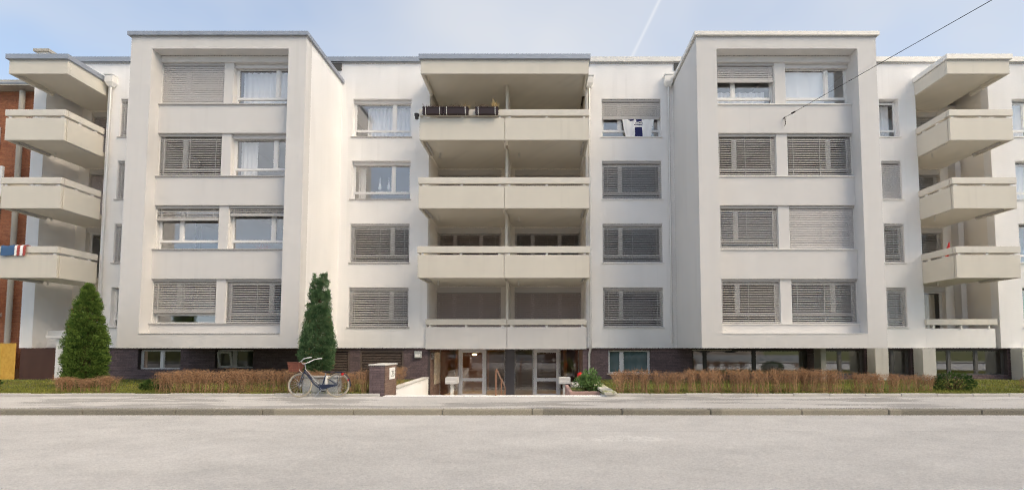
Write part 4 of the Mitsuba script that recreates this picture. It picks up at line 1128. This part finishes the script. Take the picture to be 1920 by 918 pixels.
bp('crank', tube([(.62, -.09, .26), (.74, -.10, .18)], .011, 6), 'chrome'); bp('pedal', rbox(.70, .79, -.19, -.10, .165, .19, .005), 'black_plastic')
bp('crank', tube([(.62, .09, .26), (.50, .10, .34)], .011, 6), 'chrome'); bp('pedal', rbox(.455, .545, .10, .19, .33, .355, .005), 'black_plastic')
bp('kickstand', tube([(.64, -.06, .22), (.50, -.14, .01)], .008, 6), 'chrome')

# ================================================================== neighbour, hoarding, cable
NB = thing('brick_house', 'orange brick house with white balcony fronts adjoining the block', 'house')
obj(NB + '__wall', box(-40, -23.0, 20.5, 27, 0, 13.2), 'mortar_orange')
nh = [(-25.6, -24.55, .9, 2.9), (-25.6, -24.6, 9.5, 11.5), (-25.6, -24.4, 6.3, 8.0)]
labels[obj(NB + '__brick', bricks(-25.9, -23.0, .6, 13.15, 20.5, nh), 'brick_orange')] = {'kind': 'stuff'}
for h in nh:
    w = numbered(NB + '__window')
    obj(w + '__pane', box(h[0], h[1], 20.48, 20.497, h[2], h[3]), 'car_glass'); obj(w + '__frame', cat([box(h[1] - .07, h[1], 20.44, 20.478, h[2], h[3]), box(h[0], h[1] - .07, 20.44, 20.478, h[3] - .07, h[3])]), 'sill_metal')
for x in (-23.52,): obj(NB + '__downpipe', tube([(x, 20.3, .3), (x, 20.3, 13.1)], .10, 12), 'roof_slab', 40)
for z in (8.15, 2.9, 5.0):
    B = numbered(NB + '__balcony')
    obj(B + '__front_panel', rbox(-27.5, -23.75 if z > 6 else -24.0, 19.9, 20.0, z, z + 1.35, .01), 'white_cloth' if False else 'main_plaster'); obj(B + '__slab', box(-27.5, -23.8 if z > 6 else -24.05, 20.0, 20.48, z, z + .15), 'concrete')
obj(NB + '__roof', trimesh.convex.convex_hull([(x, y, z) for x in (-40, -22.9) for y, z in ((20.0, 13.2), (20.0, 13.45), (23.5, 15.2), (27, 13.3))]), 'roof_slab')
obj(NB + '__gutter', tube([(-40, 20.05, 13.3), (-22.9, 20.05, 13.3)], .08, 8), 'zinc', 40)
Hd = thing('hoarding_board', 'yellow orange plywood board at the foot of the brick house', 'board')
for i in range(3): obj(Hd + '__sheet', rbox(-26.54 + i * 1.27, -25.28 + i * 1.27, 19.95 + .004 * i, 19.975 + .004 * i, .0, 1.72, .003), 'osb_board')
obj(Hd + '__batten', rbox(-26.5, -22.78, 19.985, 20.04, .8, .88, .004), 'twig')
Wc = thing('overhead_cable', 'thin black cable anchored to the second bay and crossing the sky', 'cable')
A0, A1 = np.array([9.24, 17.2, 10.30]), np.array([11.55, -13.9, 5.35])
t_ = np.linspace(0, 1, 24)[:, None]; pts = A0 + (A1 - A0) * t_
obj(Wc + '__cable', tube(pts, .008, 6), 'cable_black', 40)
obj(Wc + '__anchor', cat([tube([(9.24, 17.29, 10.30), (9.24, 17.18, 10.30)], .02, 8), tube([(9.24, 17.2, 10.30), (9.27, 17.2, 10.05), (9.22, 17.2, 9.98)], .016, 6)]), 'cable_black')
obj(Wc + '__insulator', tube([tuple(A0 + (A1 - A0) * .014), tuple(A0 + (A1 - A0) * .02)], .03, 8), 'cable_black')

# ================================================================== across the street (mirrored in the glass)
def house(x0, x1, y, h, wallm, label):
    t = thing('opposite_house', label, 'house', None)
    rows = int(h / 2.9); cols = int((x1 - x0) / 3.0)
    rects = [(x0 + 1.0 + c * 3.0, x0 + 2.3 + c * 3.0, .9 + 2.9 * r, 2.5 + 2.9 * r) for r in range(rows) for c in range(cols)]
    g = sg.box(x0, 0, x1, h)
    m = wall_xz(x0, x1, 0, h, y - .3, .3, rects); obj(t + '__wall', m, wallm)
    obj(t + '__rear_wall', box(x0, x1, y - 9, y - 8.7, 0, h), wallm)
    for x in (x0, x1 - .3): obj(t + '__side_wall', box(x, x + .3, y - 8.7, y - .3, 0, h), wallm)
    obj(t + '__roof', trimesh.convex.convex_hull([(x, yy, z) for x in (x0 - .4, x1 + .4) for yy, z in ((y + .5, h), (y + .5, h + .2), (y - 4.5, h + 3.0), (y - 9.5, h), (y - 9.5, h + .2))]), 'roof_tile')
    for r in rects:
        obj(t + '__window', box(r[0], r[1], y - .22, y - .18, r[2], r[3]), 'car_glass')


house(-26, -2.5, -14, 9.6, 'opposite_plaster', 'beige house with red tiled roof across the street')
house(2.5, 26, -14, 9.6, 'opposite_plaster_warm', 'warm ochre house with red tiled roof across the street')
k = obj('low_wall', box(-28, 28, -6.6, -6.35, 0, .75), 'concrete'); tag(k, 'low concrete garden wall across the street', 'wall')
n = 9000; P = np.c_[rng.uniform(-12, 12, n), rng.uniform(-7.6, -6.75, n), rng.uniform(.5, 1.5, n)]
k = obj('hedge', leaves(P, unit(n), unit(n), rng.uniform(.12, .2, n), rng.uniform(.07, .11, n)), 'hedge_leaf'); tag(k, 'dense green hedge above the low wall across the street', 'hedge')
CR = thing('parked_car', 'dark blue black hatchback parked across the street', 'car')
body = trimesh.creation.extrude_polygon(sg.Polygon([(-2.0, .30), (2.0, .30), (2.08, .55), (2.0, .80), (1.2, .92), (.55, 1.42), (-1.1, 1.46), (-1.85, .98), (-2.05, .85)]).buffer(.05), 1.66, engine='earcut')
v = body.vertices.copy(); body.vertices = np.stack([v[:, 0] + 2.3, -1.45 - v[:, 2], v[:, 1]], 1); body.fix_normals()
obj(CR + '__body', body, 'car_paint', 30)
for s, y in ((1, -1.44), (-1, -3.12)):
    obj(CR + '__side_window', box(2.3 - 1.35, 2.3 + .55, y - .006, y + .006, .98, 1.36), 'car_glass')
for x in (1.05, 3.6):
    for y in (-1.55, -3.0):
        W = numbered(CR + '__wheel')
        obj(W + '__tyre', tube([(x, y - .1, .31), (x, y + .13, .31)], .31, 24), 'rubber', 40); obj(W + '__rim', tube([(x, y + .125, .31), (x, y + .14, .31)], .19, 16), 'chrome', 40)
for y in (-1.6, -2.95):
    obj(CR + '__headlight', rbox(4.3, 4.41, y - .14, y + .14, .60, .72, .02), 'sign_white')
